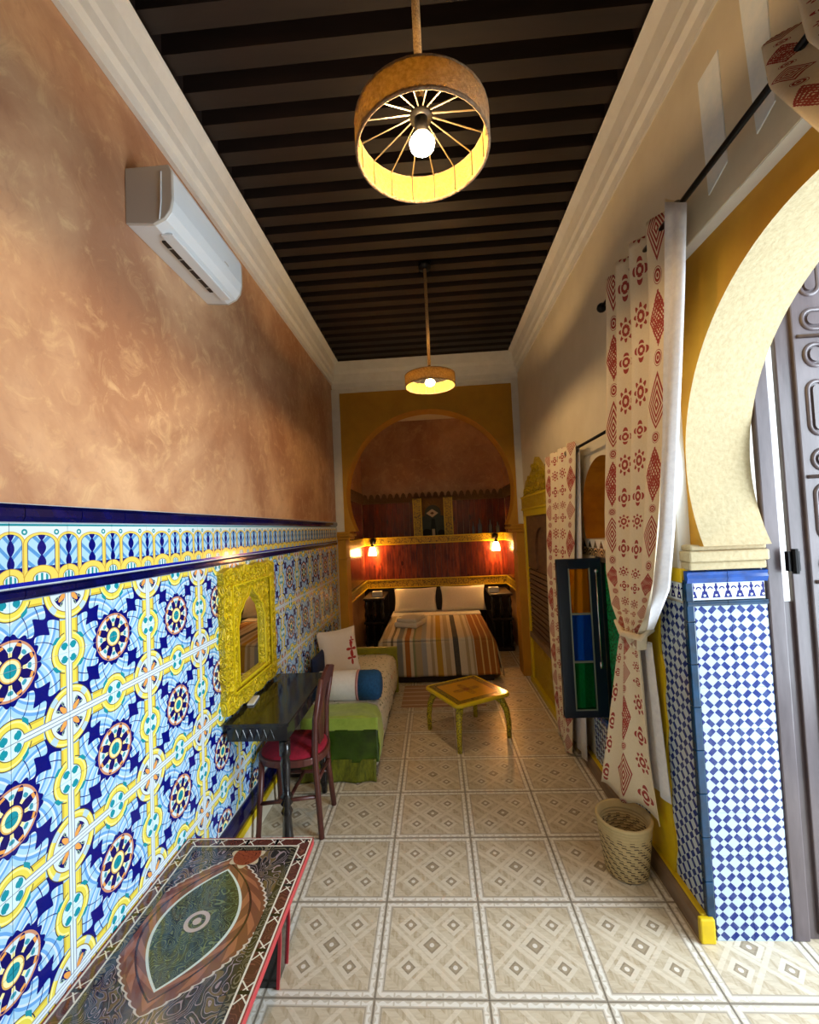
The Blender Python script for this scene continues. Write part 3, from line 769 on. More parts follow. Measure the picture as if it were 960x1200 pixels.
rl = scrolls([(y0+0.05+k*0.103, 1.94) for k in range(13)] + [(y0+0.16+k*0.102, 2.065) for k in range(11)] + [(yc-0.30+k*0.10, 2.165) for k in range(7)] + [(yc-0.1, 2.26), (yc, 2.27), (yc+0.1, 2.26)], YZ, XR-0.050, 0.046, 0.008).build('carved_scrolls', 'carved_gold_far', d2, smooth=True); rl['kind'] = 'stuff'
o_, i_ = arch_pts(yc, 1.42, 0.26, (y0+0.05, y1-0.05, 1.25, 1.81), -0.6, PI+0.6, 36)
MB().ring(o_, i_, YZ, XR-0.030, XR+0.005, closed=False).build('arch_panel', 'brown_panel', d2)
MB().box(XR-0.008, XR+0.005, y0+0.05, y1-0.05, 0.0, 1.80).build('backing', 'brown_panel', d2)
sl = MB().box(-0.03, 0.0, -(y1-y0-0.11)/2, (y1-y0-0.11)/2, 0, 0.040).mesh('slat', 'brown_panel')
for k in range(13): inst(sl, 'slat', d2, (0, -0.005, 0.56+k*0.0525))
MB().box(XR-0.055, XR+0.005, y0+0.05, y1-0.05, 0.50, 0.555).build('mid_rail', 'curb_wood', d2, bevel=0.004)
MB().box(XR-0.025, XR+0.005, y0+0.05, y1-0.05, 0.06, 0.50).build('lower_panel', 'carved_gold_far', d2)
MB().box(XR-0.06, XR+0.005, y0-0.02, y1+0.02, 0.0, 0.06).build('plinth', 'gold_plain', d2, bevel=0.004)

# exterior door: post, stile and carved leaf opened outwards
d1 = bpy.data.objects.new('door_1', None); col.objects.link(d1); d1.location = (1.5, 1.95, 0); struct(d1, 'tall carved wooden door leaf standing open outside the arch')
MB().box(1.362, 1.425, 1.90, 1.93, 0, 2.95).build('door_post', 'door_wood', d1, bevel=0.006)
MB().box(1.462, 1.526, 1.90, 1.925, 0.02, 2.95).build('door_stile', 'door_wood', d1, bevel=0.004)
MB().box(1.42, 1.47, 1.915, 1.93, 0.0, 1.35).build('door_stop', 'door_wood', d1)
leaf = MB().box(1.523, 2.30, 1.885, 1.95, 0.02, 2.95).build('door_leaf', 'door_wood', d1, bevel=0.006)
def capsule(x0, x1, z0, z1):
    r = min(x1-x0, z1-z0)/2; pts = []
    for (cx, cz, s0) in ((x1-r, z1-r, 0), (x0+r, z1-r, 1), (x0+r, z0+r, 2), (x1-r, z0+r, 3)):
        for k in range(6): a = PI/2*(s0+k/5); pts.append((cx+r*math.cos(a), 1.885, cz+r*math.sin(a)))
    q = [pts[0]]
    for p in pts[1:]:
        if (Vector(p)-Vector(q[-1])).length > 1e-4: q.append(p)
    if (Vector(q[0])-Vector(q[-1])).length < 1e-4: q.pop()
    return q
zt = 2.86
rows = [('v', 0.26), ('h', 0.12), ('c', 0.13), ('v', 0.26), ('h', 0.12)]
k = 0
while zt > 0.3:
    kind, h = rows[k % 5]; k += 1
    for x0 in (1.565, 1.80, 2.04):
        for xa, xb in (((x0, x0+0.075), (x0+0.115, x0+0.19)) if kind != 'h' else ((x0, x0+0.19),)):
            if kind == 'c': xb = xa+0.085
            pts = capsule(xa, xb, zt-h+0.02, zt-0.02)
            MB().tube(pts, 0.009, 6, closed=True).build('carved_moulding', 'door_wood', leaf, smooth=True)
            ins = [(p[0], p[2]) for p in capsule(xa+0.016, xb-0.016, zt-h+0.036, zt-0.036)]
            MB().prism(ins, XZ, 1.876, 1.89).build('carved_boss', 'door_wood', leaf)
    if kind == 'h': MB().tube([(1.54, 1.883, zt-h-0.01), (2.28, 1.883, zt-h-0.01)], 0.008, 6).build('carved_rib', 'door_wood', leaf, smooth=True)
    zt -= h+0.025
MB().box(1.425, 1.47, 1.865, 1.885, 1.48, 1.56).tube([(1.448, 1.862, 1.47), (1.448, 1.862, 1.57)], 0.012).build('hinge', 'black_metal', d1)
# courtyard wall outside
struct(MB().box(1.36, 4.6, 2.6, 2.8, -0.1, 4.5).build('wall_courtyard', 'white_paint'))

# partition with the horseshoe arch --------------------------------
pcx, pcz, pr = -0.034, 2.139, 0.972
pa = MB(); a0 = -math.asin((pcz-1.72)/pr)
o_, i_ = arch_pts(pcx, pcz, pr, (XL-0.02, XR+0.02, 1.72, 3.35), a0, PI-a0, 72)
pa.ring(o_, i_, XZ, YA, YAB, closed=False)
pa.box(XL-0.02, XR+0.02, YA, YAB, 3.35, 4.0)
wa = pa.build('wall_arch', 'mustard_paint'); struct(wa)
for x0, x1, s in ((XL-0.02, -1.036, 1), (0.935, XR+0.02, -1)):
    MB().box(x0, x1, YA, YAB, 0, 1.63).build('pilaster', 'mustard_paint', wa, bevel=0.008)
    e = (0, 0.06) if s > 0 else (-0.06, 0)
    MB().box(x0+min(e[0], 0), x1+max(e[1], 0), YA-0.03, YAB, 1.63, 1.665).box(x0+e[0]*1.5, x1+e[1]*1.5, YA-0.045, YAB, 1.665, 1.695).box(x0+e[0], x1+e[1], YA-0.03, YAB, 1.695, 1.722).build('impost', 'mustard_paint', wa, bevel=0.005)
    MB().box(x0+e[0]*0.2, x1+e[1]*0.2, YA-0.012, YAB, 1.40, 1.415).build('ring_moulding', 'mustard_paint', wa, bevel=0.004)
for n_, (x0, x1) in enumerate(((XL-0.01, -1.045), (0.965, XR+0.01))):
    struct(MB().box(x0, x1, YA-0.022, YA+0.005, 1.72, 3.40).build('trim_%d' % (n_+4), 'white_paint', bevel=0.003))

# ceiling and cornices ---------------------------------------------
ce = MB().box(XL-0.2, XR+0.3, -2.0, YA+0.2, 3.865, 4.0).build('ceiling', 'ceiling_wood'); struct(ce)
bm_ = MB().box(-1.10, 1.06, -0.042, 0.042, 0, 0.16).mesh('beam', 'ceiling_wood')
for k in range(-14, 22): inst(bm_, 'beam', ce, (0, 1.564+k*0.1588, ZC))
MB().box(XL-0.01, XL+0.099, -2.0, YA, 3.704, 3.87).box(XR-0.099, XR+0.01, -2.0, YA, 3.704, 3.87).box(XL, XR, YA-0.10, YA, 3.704, 3.87).build('wall_plate', 'ceiling_wood', ce)
prof = [(0, 3.455), (0.022, 3.455), (0.026, 3.50), (0.046, 3.515), (0.05, 3.56), (0.062, 3.58), (0.075, 3.66), (0.105, 3.695), (0.115, 3.70), (0.095, 3.705), (0.095, 3.78), (0, 3.78)]
struct(MB().prism([(XL-0.01+a, b) for a, b in prof], XZ, -2.0, YA+0.05).build('trim_1', 'white_paint'))
struct(MB().prism([(XR+0.01-a, b) for a, b in prof], XZ, -2.0, YA+0.05).build('trim_2', 'white_paint'))
struct(MB().prism([(YA+0.01-a, b-0.10 if b < 3.7 else b) for a, b in prof], YZ, XL, XR).build('trim_3', 'white_paint'))
# end of the room behind the camera
struct(MB().box(XL-0.2, XO, -2.2, -2.0, 0, 4.0).build('wall_rear', 'cream_paint'))

# alcove ------------------------------------------------------------
AX0, AX1 = -1.11, 1.10
struct(MB().box(AX0-0.2, AX1+0.2, YB, YB+0.15, 0, 3.6).build('wall_back', 'tan_plaster'))
wb = bpy.data.objects['wall_back']
wal = struct(MB().box(AX0-0.2, AX0, YAB-0.02, YB, 0, 3.6).build('wall_alcove_left', 'tan_plaster'))
war = struct(MB().box(AX1, AX1+0.25, YAB-0.02, YB, 0, 3.6).build('wall_alcove_right', 'tan_plaster'))
struct(MB().box(AX0-0.1, AX1+0.1, YAB-0.02, YB, 3.42, 3.55).build('ceiling_alcove', 'cream_paint'))
YP = 6.72                       # face of the lower panelling
PW = 0.092
lowp = MB().box(-PW/2+0.002, PW/2-0.002, 0, 0.03, 0, 0.56).mesh('plank', 'red_plank')
upp = MB().box(-PW/2+0.002, PW/2-0.002, 0, 0.02, 0, 0.60).mesh('plank', 'red_plank')
n = int((AX1-AX0)/PW)
for k in range(n):
    x = AX0+(k+0.5)*(AX1-AX0)/n
    inst(lowp, 'plank', wb, (x, YP, 0.955)); inst(upp, 'plank', wb, (x, YB-0.02, 1.60))
for k in range(14):
    yy = YAB+0.03+(k+0.5)*PW
    inst(lowp, 'plank', wal, (AX0+0.03, yy, 0.955), (0, 0, PI/2)); inst(lowp, 'plank', war, (AX1-0.03, yy, 0.955), (0, 0, -PI/2))
    inst(upp, 'plank', wal, (AX0+0.02, yy, 1.60), (0, 0, PI/2)); inst(upp, 'plank', war, (AX1-0.02, yy, 1.60), (0, 0, -PI/2))
MB().box(AX0, AX1, YP+0.03, YB, 0, 1.5).build('panel_core', 'dark_wood', wb)
# gold carved strips: shelf edge and headboard rail
def strip(z0, z1, nm):
    MB().box(AX0+0.03, AX1-0.03, YP-0.022, YP+0.02, z0, z1).box(AX0, AX0+0.05, YAB, YP, z0, z1).box(AX1-0.05, AX1, YAB, YP, z0, z1).build(nm, 'carved_strip', wb)
    b = MB()
    for z in (z0, z1-0.014):
        b.box(AX0+0.03, AX1-0.03, YP-0.030, YP+0.01, z, z+0.014).box(AX0, AX0+0.057, YAB, YP, z, z+0.014).box(AX1-0.057, AX1, YAB, YP, z, z+0.014)
    b.build(nm+'_moulding', 'gold_plain', wb)
strip(0.835, 0.965, 'headboard_rail'); strip(1.49, 1.605, 'shelf_edge')
MB().box(AX0, AX1, YP-0.01, YB, 1.59, 1.603).build('shelf', 'dark_wood', wb)
# scalloped cresting
sc = MB().prism([(-0.046, 0), (0.046, 0), (0.046, 0.025), (0.034, 0.035), (0.030, 0.065), (0.016, 0.085), (0, 0.095), (-0.016, 0.085), (-0.030, 0.065), (-0.034, 0.035), (-0.046, 0.025)], XZ, -0.02, 0).mesh('scallop', 'carved_brown')
ns = 22
for k in range(ns): inst(sc, 'scallop', wb, (AX0+(k+0.5)*(AX1-AX0)/ns, YB-0.02, 2.19))
for k in range(14):
    inst(sc, 'scallop', wal, (AX0+0.02, YAB+0.06+k*0.1, 2.19), (0, 0, PI/2)); inst(sc, 'scallop', war, (AX1-0.02, YAB+0.06+k*0.1, 2.19), (0, 0, -PI/2))
MB().box(AX0, AX1, YB-0.032, YB, 2.13, 2.195).build('crest_band', 'carved_brown', wb)
MB().box(AX0, AX0+0.03, YAB, YB, 2.13, 2.195).build('crest_band', 'carved_brown', wal)
MB().box(AX1-0.03, AX1, YAB, YB, 2.13, 2.195).build('crest_band', 'carved_brown', war)

# ------------------------------------------------------------------ furniture, near to far
# low painted table along the tiled wall
TZ = 0.43; tx, ty = -0.848, 1.39
lt = thing('low_table', 'low painted bench table with paisley top standing by the tiled wall', 'table', (tx, ty, 0))
tp = MB().box(tx-0.275, tx+0.275, ty-0.50, ty+0.50, TZ-0.03, TZ-0.002, 0).build('tabletop_edge', 'red_lacquer', lt, bevel=0.003)
MB().box(tx-0.275, tx+0.275, ty-0.50, ty+0.50, TZ-0.004, TZ, 0, lambda p: (p.x-tx, p.y-ty)).build('tabletop', 'painted_tabletop', lt)
MB().box(tx-0.2, tx+0.2, ty-0.40, ty+0.40, TZ-0.10, TZ-0.03).build('apron', 'black_wood', lt)
for sx in (-1, 1):
    for yy in (ty-0.36, ty+0.36):
        pr_ = [(0.06, TZ-0.03), (0.17, TZ-0.05), (0.190, 0.30), (0.185, 0.16), (0.172, 0.0), (0.10, 0.0), (0.11, 0.18), (0.06, 0.30)]
        l_ = MB().prism([(tx+sx*a, b) for a, b in pr_], XZ, yy-0.05, yy+0.05).build('leg', 'black_wood', lt, bevel=0.004)
        for ya, yb_ in ((yy-0.054, yy-0.046), (yy+0.046, yy+0.054)):
            MB().prism([(tx+sx*a, b) for a, b in ((0.171, TZ-0.05), (0.197, 0.30), (0.192, 0.16), (0.179, 0.0), (0.168, 0.0), (0.180, 0.16), (0.184, 0.30), (0.16, TZ-0.05))], XZ, ya, yb_).build('leg_edge', 'red_lacquer', l_)

# black desk
dx0, dx1, dy0, dy1, DZ = -1.112, -0.775, 2.20, 2.985, 0.775
dk = thing('desk', 'narrow black wooden desk with turned legs and polished top', 'desk', ((dx0+dx1)/2, (dy0+dy1)/2, 0))
MB().box(dx0, dx1, dy0, dy1, DZ-0.018, DZ).build('desktop', 'black_wood', dk, bevel=0.003)
bpy.data.materials['black_wood'].node_tree.nodes['Principled BSDF'].inputs['Roughness'].default_value = 0.12
ap = MB().box(dx0+0.012, dx1-0.012, dy0+0.012, dy1-0.012, DZ-0.092, DZ-0.018).build('apron', 'black_wood', dk, bevel=0.002)
carv = MB()
for k in range(11): carv.tube([(dx0+0.06+k*0.018, dy0+0.010, DZ-0.080 if k % 2 else DZ-0.032), (dx0+0.078+k*0.018, dy0+0.010, DZ-0.032 if k % 2 else DZ-0.080)], 0.003, 5)
carv.build('carving', 'black_wood', ap)
lp = [(0.028, DZ-0.10), (0.028, DZ-0.17), (0.020, DZ-0.18), (0.026, DZ-0.21), (0.022, DZ-0.30), (0.018, DZ-0.36), (0.030, DZ-0.375), (0.018, DZ-0.39), (0.030, DZ-0.41), (0.018, DZ-0.425), (0.030, DZ-0.45), (0.022, DZ-0.47), (0.026, DZ-0.56), (0.030, DZ-0.58), (0.022, DZ-0.60), (0.026, 0.08), (0.018, 0.0)]
for x in (dx0+0.035, dx1-0.035):
    for y in (dy0+0.035, dy1-0.035):
        if x < -1 and y < 2.5: continue
        MB().lathe(lp[::-1], (x, y, 0), 14).build('leg', 'black_wood', dk, smooth=True)
ph = onZ(297, 822, DZ)
tag(MB().box(-0.02, 0.02, -0.065, 0.065, 0, 0.012).build('remote_control', 'plastic_white', loc=(ph.x, ph.y, DZ), local=True, bevel=0.005), 'white slim remote control lying on the black desk', 'remote')
bpy.data.objects['remote_control'].rotation_euler[2] = 0.15

# chair facing the desk
cx_, cy_ = -0.90, 2.66
ch = thing('dining_chair', 'brown wooden chair with round red velvet seat pushed under the desk', 'chair', (cx_, cy_, 0))
def leg(path, r): MB().tube(path, r, 8).build('leg', 'chair_wood', ch, smooth=True)
for y, y2 in ((2.51, 2.53), (2.815, 2.795)):
    leg([(-0.715, y, 0), (-0.735, y2, 0.25), (-0.745, y2, 0.46), (-0.735, y2, 0.65), (-0.690, y2, 0.88)], [0.016, 0.017, 0.019, 0.017, 0.015])
for y, y2 in ((2.48, 2.53), (2.84, 2.79)):
    leg([(-1.07, y, 0), (-1.055, y2, 0.42)], [0.014, 0.018])
def seat_pts(r, e=0.02): return [(cx_+(r+e)*math.copysign(abs(math.cos(a))**0.8, math.cos(a)), cy_+r*math.copysign(abs(math.sin(a))**0.8, math.sin(a))) for a in [2*PI*k/28 for k in range(28)]]
MB().prism(seat_pts(0.185), XY, 0.405, 0.445).build('seat_frame', 'chair_wood', ch, bevel=0.006)
def cush(u, v):
    a = 2*PI*u; r = math.sin(PI/2*v); z = 0.44+0.055*math.cos(PI/2*v)**0.7
    return (cx_+(0.178+0.012)*r*math.copysign(abs(math.cos(a))**0.8, math.cos(a)), cy_+0.172*r*math.copysign(abs(math.sin(a))**0.8, math.sin(a)), z)
MB().grid(28, 10, cush).build('seat', 'red_velvet', ch, smooth=True)
MB().prism([(2.515, 0.80), (2.53, 0.865), (2.58, 0.90), (2.66, 0.925), (2.745, 0.90), (2.795, 0.865), (2.81, 0.80), (2.745, 0.82), (2.66, 0.80), (2.58, 0.82)], lambda a, b, w_: (w_-0.69+(b-0.88)*0.2, a, b), -0.012, 0.012).build('crest_rail', 'chair_wood', ch, bevel=0.004)
MB().prism([(2.62, 0.45), (2.60, 0.60), (2.63, 0.72), (2.605, 0.82), (2.715, 0.82), (2.69, 0.72), (2.72, 0.60), (2.70, 0.45)], lambda a, b, w_: (w_-0.742+max(0, b-0.6)*0.17, a, b), -0.008, 0.008).build('splat', 'chair_wood', ch, bevel=0.003)
for p in ([(-0.735, 2.53, 0.22), (-1.06, 2.50, 0.20)], [(-0.735, 2.80, 0.22), (-1.06, 2.82, 0.20)], [(-0.9, 2.51, 0.21), (-0.9, 2.81, 0.21)], [(-0.735, 2.53, 0.30), (-0.735, 2.80, 0.30)]):
    MB().tube(p, 0.011, 8).build('stretcher', 'chair_wood', ch, smooth=True)

# carved yellow mirror on the tiled wall
my0, my1, mz0, mz1 = 2.205, 2.93, 0.79, 1.56; mxc = (my0+my1)/2; mzc = (mz0+mz1)/2
mr = thing('wall_mirror', 'arched mirror in a carved yellow wooden frame on the tiled wall', 'mirror', (XL, mxc, mz0))
hw, hh = (my1-my0)/2, (mz1-mz0)/2
def scal(n, L, d, amp=0.014, lob=4):
    return [(-L+2*L*k/n, d-amp*(1-abs(math.sin(lob*PI*k/n)))-0.010*abs(2*k/n-1)**3) for k in range(n+1)]
op = [(a, b) for a, b in scal(40, hw, hh, lob=4)][::-1]                       # top edge, right to left
left = [(-b, -a) for a, b in [(q[0], q[1]) for q in scal(40, hh, hw, lob=5)]]
op += left[1:]
op += [(a, -b) for a, b in scal(40, hw, hh, lob=4)][1:]
op += [(b, a) for a, b in scal(40, hh, hw, lob=5)][1:-1]
op = [(mxc+a, mzc+b) for a, b in op]
ip = [(-.185, -.245), (.185, -.245), (.185, .06), (.165, .095), (.155, .13), (.12, .155), (.095, .185), (.05, .205), (0, .255), (-.05, .205), (-.095, .185), (-.12, .155), (-.155, .13), (-.165, .095), (-.185, .06)]
ip = [(mxc+a, mzc-0.01+b) for a, b in ip]
mp_ = [(mxc+a*(hw-0.10), mzc+b*(hh-0.105)) for a, b in ((-1, -1), (1, -1), (1, 1), (-1, 1))]
angs = sorted(set([2*PI*k/160 for k in range(160)] + [math.atan2(b-mzc, a-mxc) % (2*PI) for a, b in ip+mp_]))
outer = [raypoly(mxc, mzc, a, op) for a in angs]; inner = [raypoly(mxc, mzc, a, ip) for a in angs]; mid = [raypoly(mxc, mzc, a, mp_) for a in angs]
frm = MB().ring(outer, mid, YZ, XL-0.002, XL+0.035).build('frame', 'carved_gold', mr)
MB().ring(mid, inner, YZ, XL-0.002, XL+0.024).build('arched_mount', 'carved_gold', mr)
sp = [(my0+0.055+k*0.0768, z) for z in (mz0+0.055, mz1-0.055) for k in range(9)] + [(y, mz0+0.13+k*0.0728) for y in (my0+0.052, my1-0.052) for k in range(8)]
rl = scrolls(sp, YZ, XL+0.036, 0.035, 0.006).build('carved_scrolls', 'carved_gold', frm, smooth=True); rl['kind'] = 'stuff'
rl = scrolls([(mxc+a, mzc+b) for a in (-0.215, 0.215) for b in (-0.22, -0.15, -0.08, -0.01, 0.06)] + [(mxc+a, mzc+0.235) for a in (-0.20, -0.13, 0.13, 0.20)] + [(mxc+a, mzc+0.175) for a in (-0.20, 0.20)], YZ, XL+0.024, 0.026, 0.005).build('carved_scrolls', 'carved_gold', mr, smooth=True); rl['kind'] = 'stuff'
o2 = [(mxc+(p[0]-mxc)*1.03, mzc+(p[1]-mzc)*1.03) for p in mid]
MB().ring(o2, mid, YZ, XL+0.03, XL+0.042).build('inner_moulding', 'gold_plain', frm)
i2 = [(mxc+(p[0]-mxc)*1.06, mzc+(p[1]-mzc)*1.05) for p in inner]
MB().ring(i2, inner, YZ, XL+0.022, XL+0.032).build('arch_moulding', 'gold_plain', mr)
MB().box(XL, XL+0.006, mxc-0.25, mxc+0.25, mzc-0.30, mzc+0.30).build('glass', 'mirror_glass', mr)

# air conditioner
ay0, ay1 = 1.60, 2.225
ac = thing('air_conditioner', 'white split air conditioner mounted high on the tan wall', 'air conditioner', (XL, (ay0+ay1)/2, 2.95))
pf = [(XL-0.012, 2.955), (XL+0.10, 2.945), (XL+0.145, 2.965), (XL+0.168, 2.995), (XL+0.178, 3.04), (XL+0.178, 3.15), (XL+0.165, 3.178), (XL-0.012, 3.178)]
MB().prism(pf, XZ, ay0+0.012, ay1-0.012).build('body', 'plastic_white', ac, bevel=0.004)
for ya, yb in ((ay0, ay0+0.014), (ay1-0.014, ay1)):
    e_ = MB().prism(pf, XZ, ya, yb).build('end_cap', 'plastic_grey', ac, bevel=0.004)
MB().tube([(XL+0.125, ay0-0.001, 2.962), (XL+0.132, ay0-0.001, 3.03), (XL+0.135, ay0-0.001, 3.15)], 0.003, 6).build('seam', 'plastic_white', ac)
MB().box(XL+0.070, XL+0.088, ay0+0.10, ay1-0.14, 2.940, 2.949).build('air_slot', 'black_gap', ac)
for k in range(5): MB().box(XL+0.069, XL+0.089, ay0+0.14+k*0.075, ay0+0.145+k*0.075, 2.9385, 2.945).build('slot_fin', 'plastic_grey', ac)
MB().box(XL+0.090, XL+0.140, ay0+0.06, ay1-0.06, 2.938, 2.947).build('louvre', 'plastic_white', ac, bevel=0.003)
MB().box(XL+0.176, XL+0.1795, ay1-0.2, ay1-0.16, 3.05, 3.056).build('badge', 'plastic_grey', ac)

# pendant lamps ------------------------------------------------------
def pendant(x, y, label, r=0.186, zb=2.785, h=0.08, tilt=0.0):
    p = thing('pendant_lamp', label, 'lamp', (x, y, zb), 0, 'burlap pendant lamps')
    MB().tube([(x, y, zb+h+0.05), (x, y, ZC)], 0.0125, 8).build('rope_cord', 'rope', p, smooth=True)
    MB().lathe([(0.045, ZC-0.03), (0.05, ZC-0.005), (0.05, ZC+0.01)], (x, y, 0), 16).build('ceiling_rose', 'black_metal', p, smooth=True)
    sh = MB(); sg = 40
    sh.lathe([(r, zb), (r+0.004, zb+0.004), (r+0.004, zb+h-0.004), (r, zb+h)], (x, y, 0), sg, cap=False)
    so = sh.build('shade', 'burlap', p, smooth=True)
    MB().lathe([(r-0.004, zb+h-0.002), (r-0.004, zb+0.002)], (x, y, 0), sg, cap=False).build('shade_lining', 'shade_lining', p, smooth=True)
    for z in (zb, zb+h): MB().tube([(x+r*math.cos(2*PI*k/sg), y+r*math.sin(2*PI*k/sg), z) for k in range(sg)], 0.005, 6, closed=True).build('rim', 'burlap', so, smooth=True)
    wr_ = MB()
    for k in range(16):
        a = 2*PI*(k+0.5)/16; c_, s_ = math.cos(a), math.sin(a)
        MB().tube([(x+0.03*c_, y+0.03*s_, zb+h+0.03), (x+(r-0.006)*c_, y+(r-0.006)*s_, zb+h-0.003), (x+(r-0.007)*c_, y+(r-0.007)*s_, zb+0.004)], 0.0022, 5).build('wire', 'steel_wire', p)
    MB().lathe([(0.032, zb+h+0.02), (0.034, zb+h+0.035), (0.02, zb+h+0.06), (0.013, zb+h+0.075)], (x, y, 0), 14).build('cap', 'black_metal', p, smooth=True)
    MB().lathe([(0.019, zb+h-0.035), (0.019, zb+h+0.03)], (x, y, 0), 12).build('socket', 'black_metal', p, smooth=True)
    MB().lathe([(0.001, zb+0.0), (0.018, zb+0.005), (0.033, zb+0.016), (0.036, zb+0.030), (0.027, zb+0.045), (0.014, zb+h-0.035)], (x, y, 0), 16, cap=False).build('bulb', 'bulb', p, smooth=True)
    return p
pendant(0.018, 1.21, 'burlap drum pendant lamp on rope, nearer the arched door')
pendant(0.022, 3.27, 'burlap drum pendant lamp on rope, nearer the bed alcove')

# curtains -----------------------------------------------------------
def lerp_rows(rows, t):
    # rows: (z, Ax, Ay, Bx, By, amp)
    k = t*(len(rows)-1); i = min(int(k), len(rows)-2); f = k-i; f = f*f*(3-2*f)*0.35+f*0.65
    return [a+(b-a)*f for a, b in zip(rows[i], rows[i+1])]
def cloth(rows, nf, width, nu=72, nv=48, ph=0.0, mi=0, wob=0.0):
    zs = [r[0] for r in rows]
    def fn(u, v):
        z, ax, ay, bx, by, amp = lerp_rows(rows, v)
        d = Vector((bx-ax, by-ay)); nrm = Vector((-d.y, d.x)).normalized() if d.length > 1e-6 else Vector((1, 0))
        t = (nf*u+ph) % 1.0; s = math.sin(PI*(t/0.8-0.5)) if t < 0.8 else math.cos(PI*(t-0.8)/0.2)
        off = amp*s*(1+0.25*math.sin(5*u+3*v))
        return (ax+d.x*u+nrm.x*off, ay+d.y*u+nrm.y*off, z+wob*math.sin(2*PI*nf*u+1.0)*v)
    return MB().grid(nu, nv, fn, mi, lambda u, v: (u*width, (1-v)*(zs[0]-zs[-1])))
RZc, RX = 2.862, 0.955
rod = thing('curtain_rod', 'long black metal curtain rod beside the arched door', 'curtain rod', (RX, 1.1, RZc))
MB().tube([(RX, 0.30, RZc), (RX, 2.36, RZc)], 0.011, 10).build('rod', 'black_metal', rod, smooth=True)
MB().ball((RX, 2.375, RZc), 0.026).build('finial', 'black_metal', rod, smooth=True)
for y in (2.33, 0.35): MB().tube([(RX, y, RZc), (XR+0.005, y, RZc)], 0.008, 8).build('bracket', 'black_metal', rod, smooth=True)
c1 = thing('curtain', 'long knotted curtain with red medallion print beside the tiled door jamb', 'curtain', (0.95, 2.0, 0.3), 0, 'printed curtains')
rows1 = [(2.92, .955, 2.200, .955, 1.66, .040), (2.5, .955, 2.255, .955, 1.69, .038), (2.1, .955, 2.325, .95, 1.76, .036), (1.75, .95, 2.385, .95, 1.84, .034), (1.45, .945, 2.415, .95, 1.93, .03), (1.28, .94, 2.365, .95, 2.03, .028),
         (1.18, .935, 2.290, .95, 2.13, .022), (1.10, .93, 2.295, .95, 2.15, .02)]
tail1 = [(1.17, .925, 2.31, .945, 2.17, .012), (1.05, .92, 2.35, .945, 2.16, .014), (.9, .905, 2.375, .955, 2.17, .016), (.6, .87, 2.42, .97, 2.18, .014), (.30, .835, 2.47, .995, 2.17, .012)]
cloth(rows1, 4.0, 0.82, nu=120, nv=80).build('printed_cloth', 'curtain_print', c1, smooth=True, solid=0.003)
tl = cloth(tail1, 1.6, 0.29, nu=40, nv=30, ph=0.35, wob=0.02); tl.uv = [[(a-0.065, b) for a, b in q] for q in tl.uv]
tl.build('tail_cloth', 'curtain_print_tail', c1, smooth=True, solid=0.003)
def pxsheet(pl, X0, X1, nu=8, nv=30):
    def fn(u, v):
        k = v*(len(pl)-1); i = min(int(k), len(pl)-2); f = k-i
        y = pl[i][0]+(pl[i+1][0]-pl[i][0])*f; xa = pl[i][1]+(pl[i+1][1]-pl[i][1])*f; xb = pl[i][2]+(pl[i+1][2]-pl[i][2])*f
        p = onX(xa+(xb-xa)*u, y, X0+(X1-X0)*u); p.x += 0.008*math.sin(u*6+v*2); return p
    return MB().grid(nu, nv, fn)
pxsheet([(237, 779, 806), (330, 778, 803), (420, 776, 799), (520, 774, 794), (620, 770, 789), (690, 763, 783), (738, 757, 764)], 0.895, 0.945).build('lining', 'lining', c1, smooth=True, solid=0.003)
cloth([(1.14, .975, 2.26, .985, 2.13, .010), (.42, 1.0, 2.28, 1.01, 2.10, .010)], 1.5, 0.2, nu=24, nv=10).build('lining_tail', 'lining', c1, smooth=True, solid=0.003)
gro = []
for k in range(5):
    y = 1.63+k*0.145; MB().lathe([(0.014, -0.003), (0.024, -0.004), (0.024, 0.004), (0.014, 0.003)], (RX, y, RZc), 16, cap=False, ax='y').build('grommet', 'steel_wire', c1, smooth=True)
MB().tube([(.925, 2.36, 1.19), (.90, 2.24, 1.16), (.925, 2.10, 1.17), (.985, 2.12, 1.20), (.985, 2.30, 1.21)], 0.016, 8, closed=True).build('knot_band', 'curtain_print', c1, smooth=True)
c3 = thing('curtain', 'printed curtain swept aside at the end of the long black rod', 'curtain', (0.95, 0.8, 1.2), 0, 'printed curtains')
rows3 = [(2.93, .95, 1.15, .97, .76, .04), (2.80, .95, 1.13, .97, .74, .04), (2.55, .96, 1.0, .97, .62, .04), (2.2, .97, .88, .98, .54, .035), (1.6, .97, .66, .98, .46, .025), (1.0, .97, .62, .98, .42, .03), (.3, .97, .64, .98, .38, .035)]
cloth(rows3, 3.5, 0.72, nv=40, ph=0.0).build('printed_cloth', 'curtain_print', c3, smooth=True, solid=0.003)
for k in range(3): MB().lathe([(0.014, -0.003), (0.026, -0.004), (0.026, 0.004), (0.014, 0.003)], (RX, 1.16-k*0.13, RZc), 16, cap=False, ax='y').build('grommet', 'steel_wire', c3, smooth=True)
RZ2 = 2.205
rod2 = thing('curtain_rod', 'short black metal curtain rod above the lunette niche', 'curtain rod', (0.96, 2.9, RZ2))
MB().tube([(0.965, 2.30, RZ2), (0.965, 3.70, RZ2)], 0.009, 8).build('rod', 'black_metal', rod2, smooth=True)
MB().ball((0.965, 3.71, RZ2), 0.02).build('finial', 'black_metal', rod2, smooth=True)
for y in (2.32, 3.66): MB().tube([(0.965, y, RZ2), (XR+0.005, y, RZ2)], 0.007, 8).build('bracket', 'black_metal', rod2, smooth=True)
c2 = thing('curtain', 'printed curtain hanging straight between the window and the gold doorway', 'curtain', (0.94, 3.4, 0), 0, 'printed curtains')
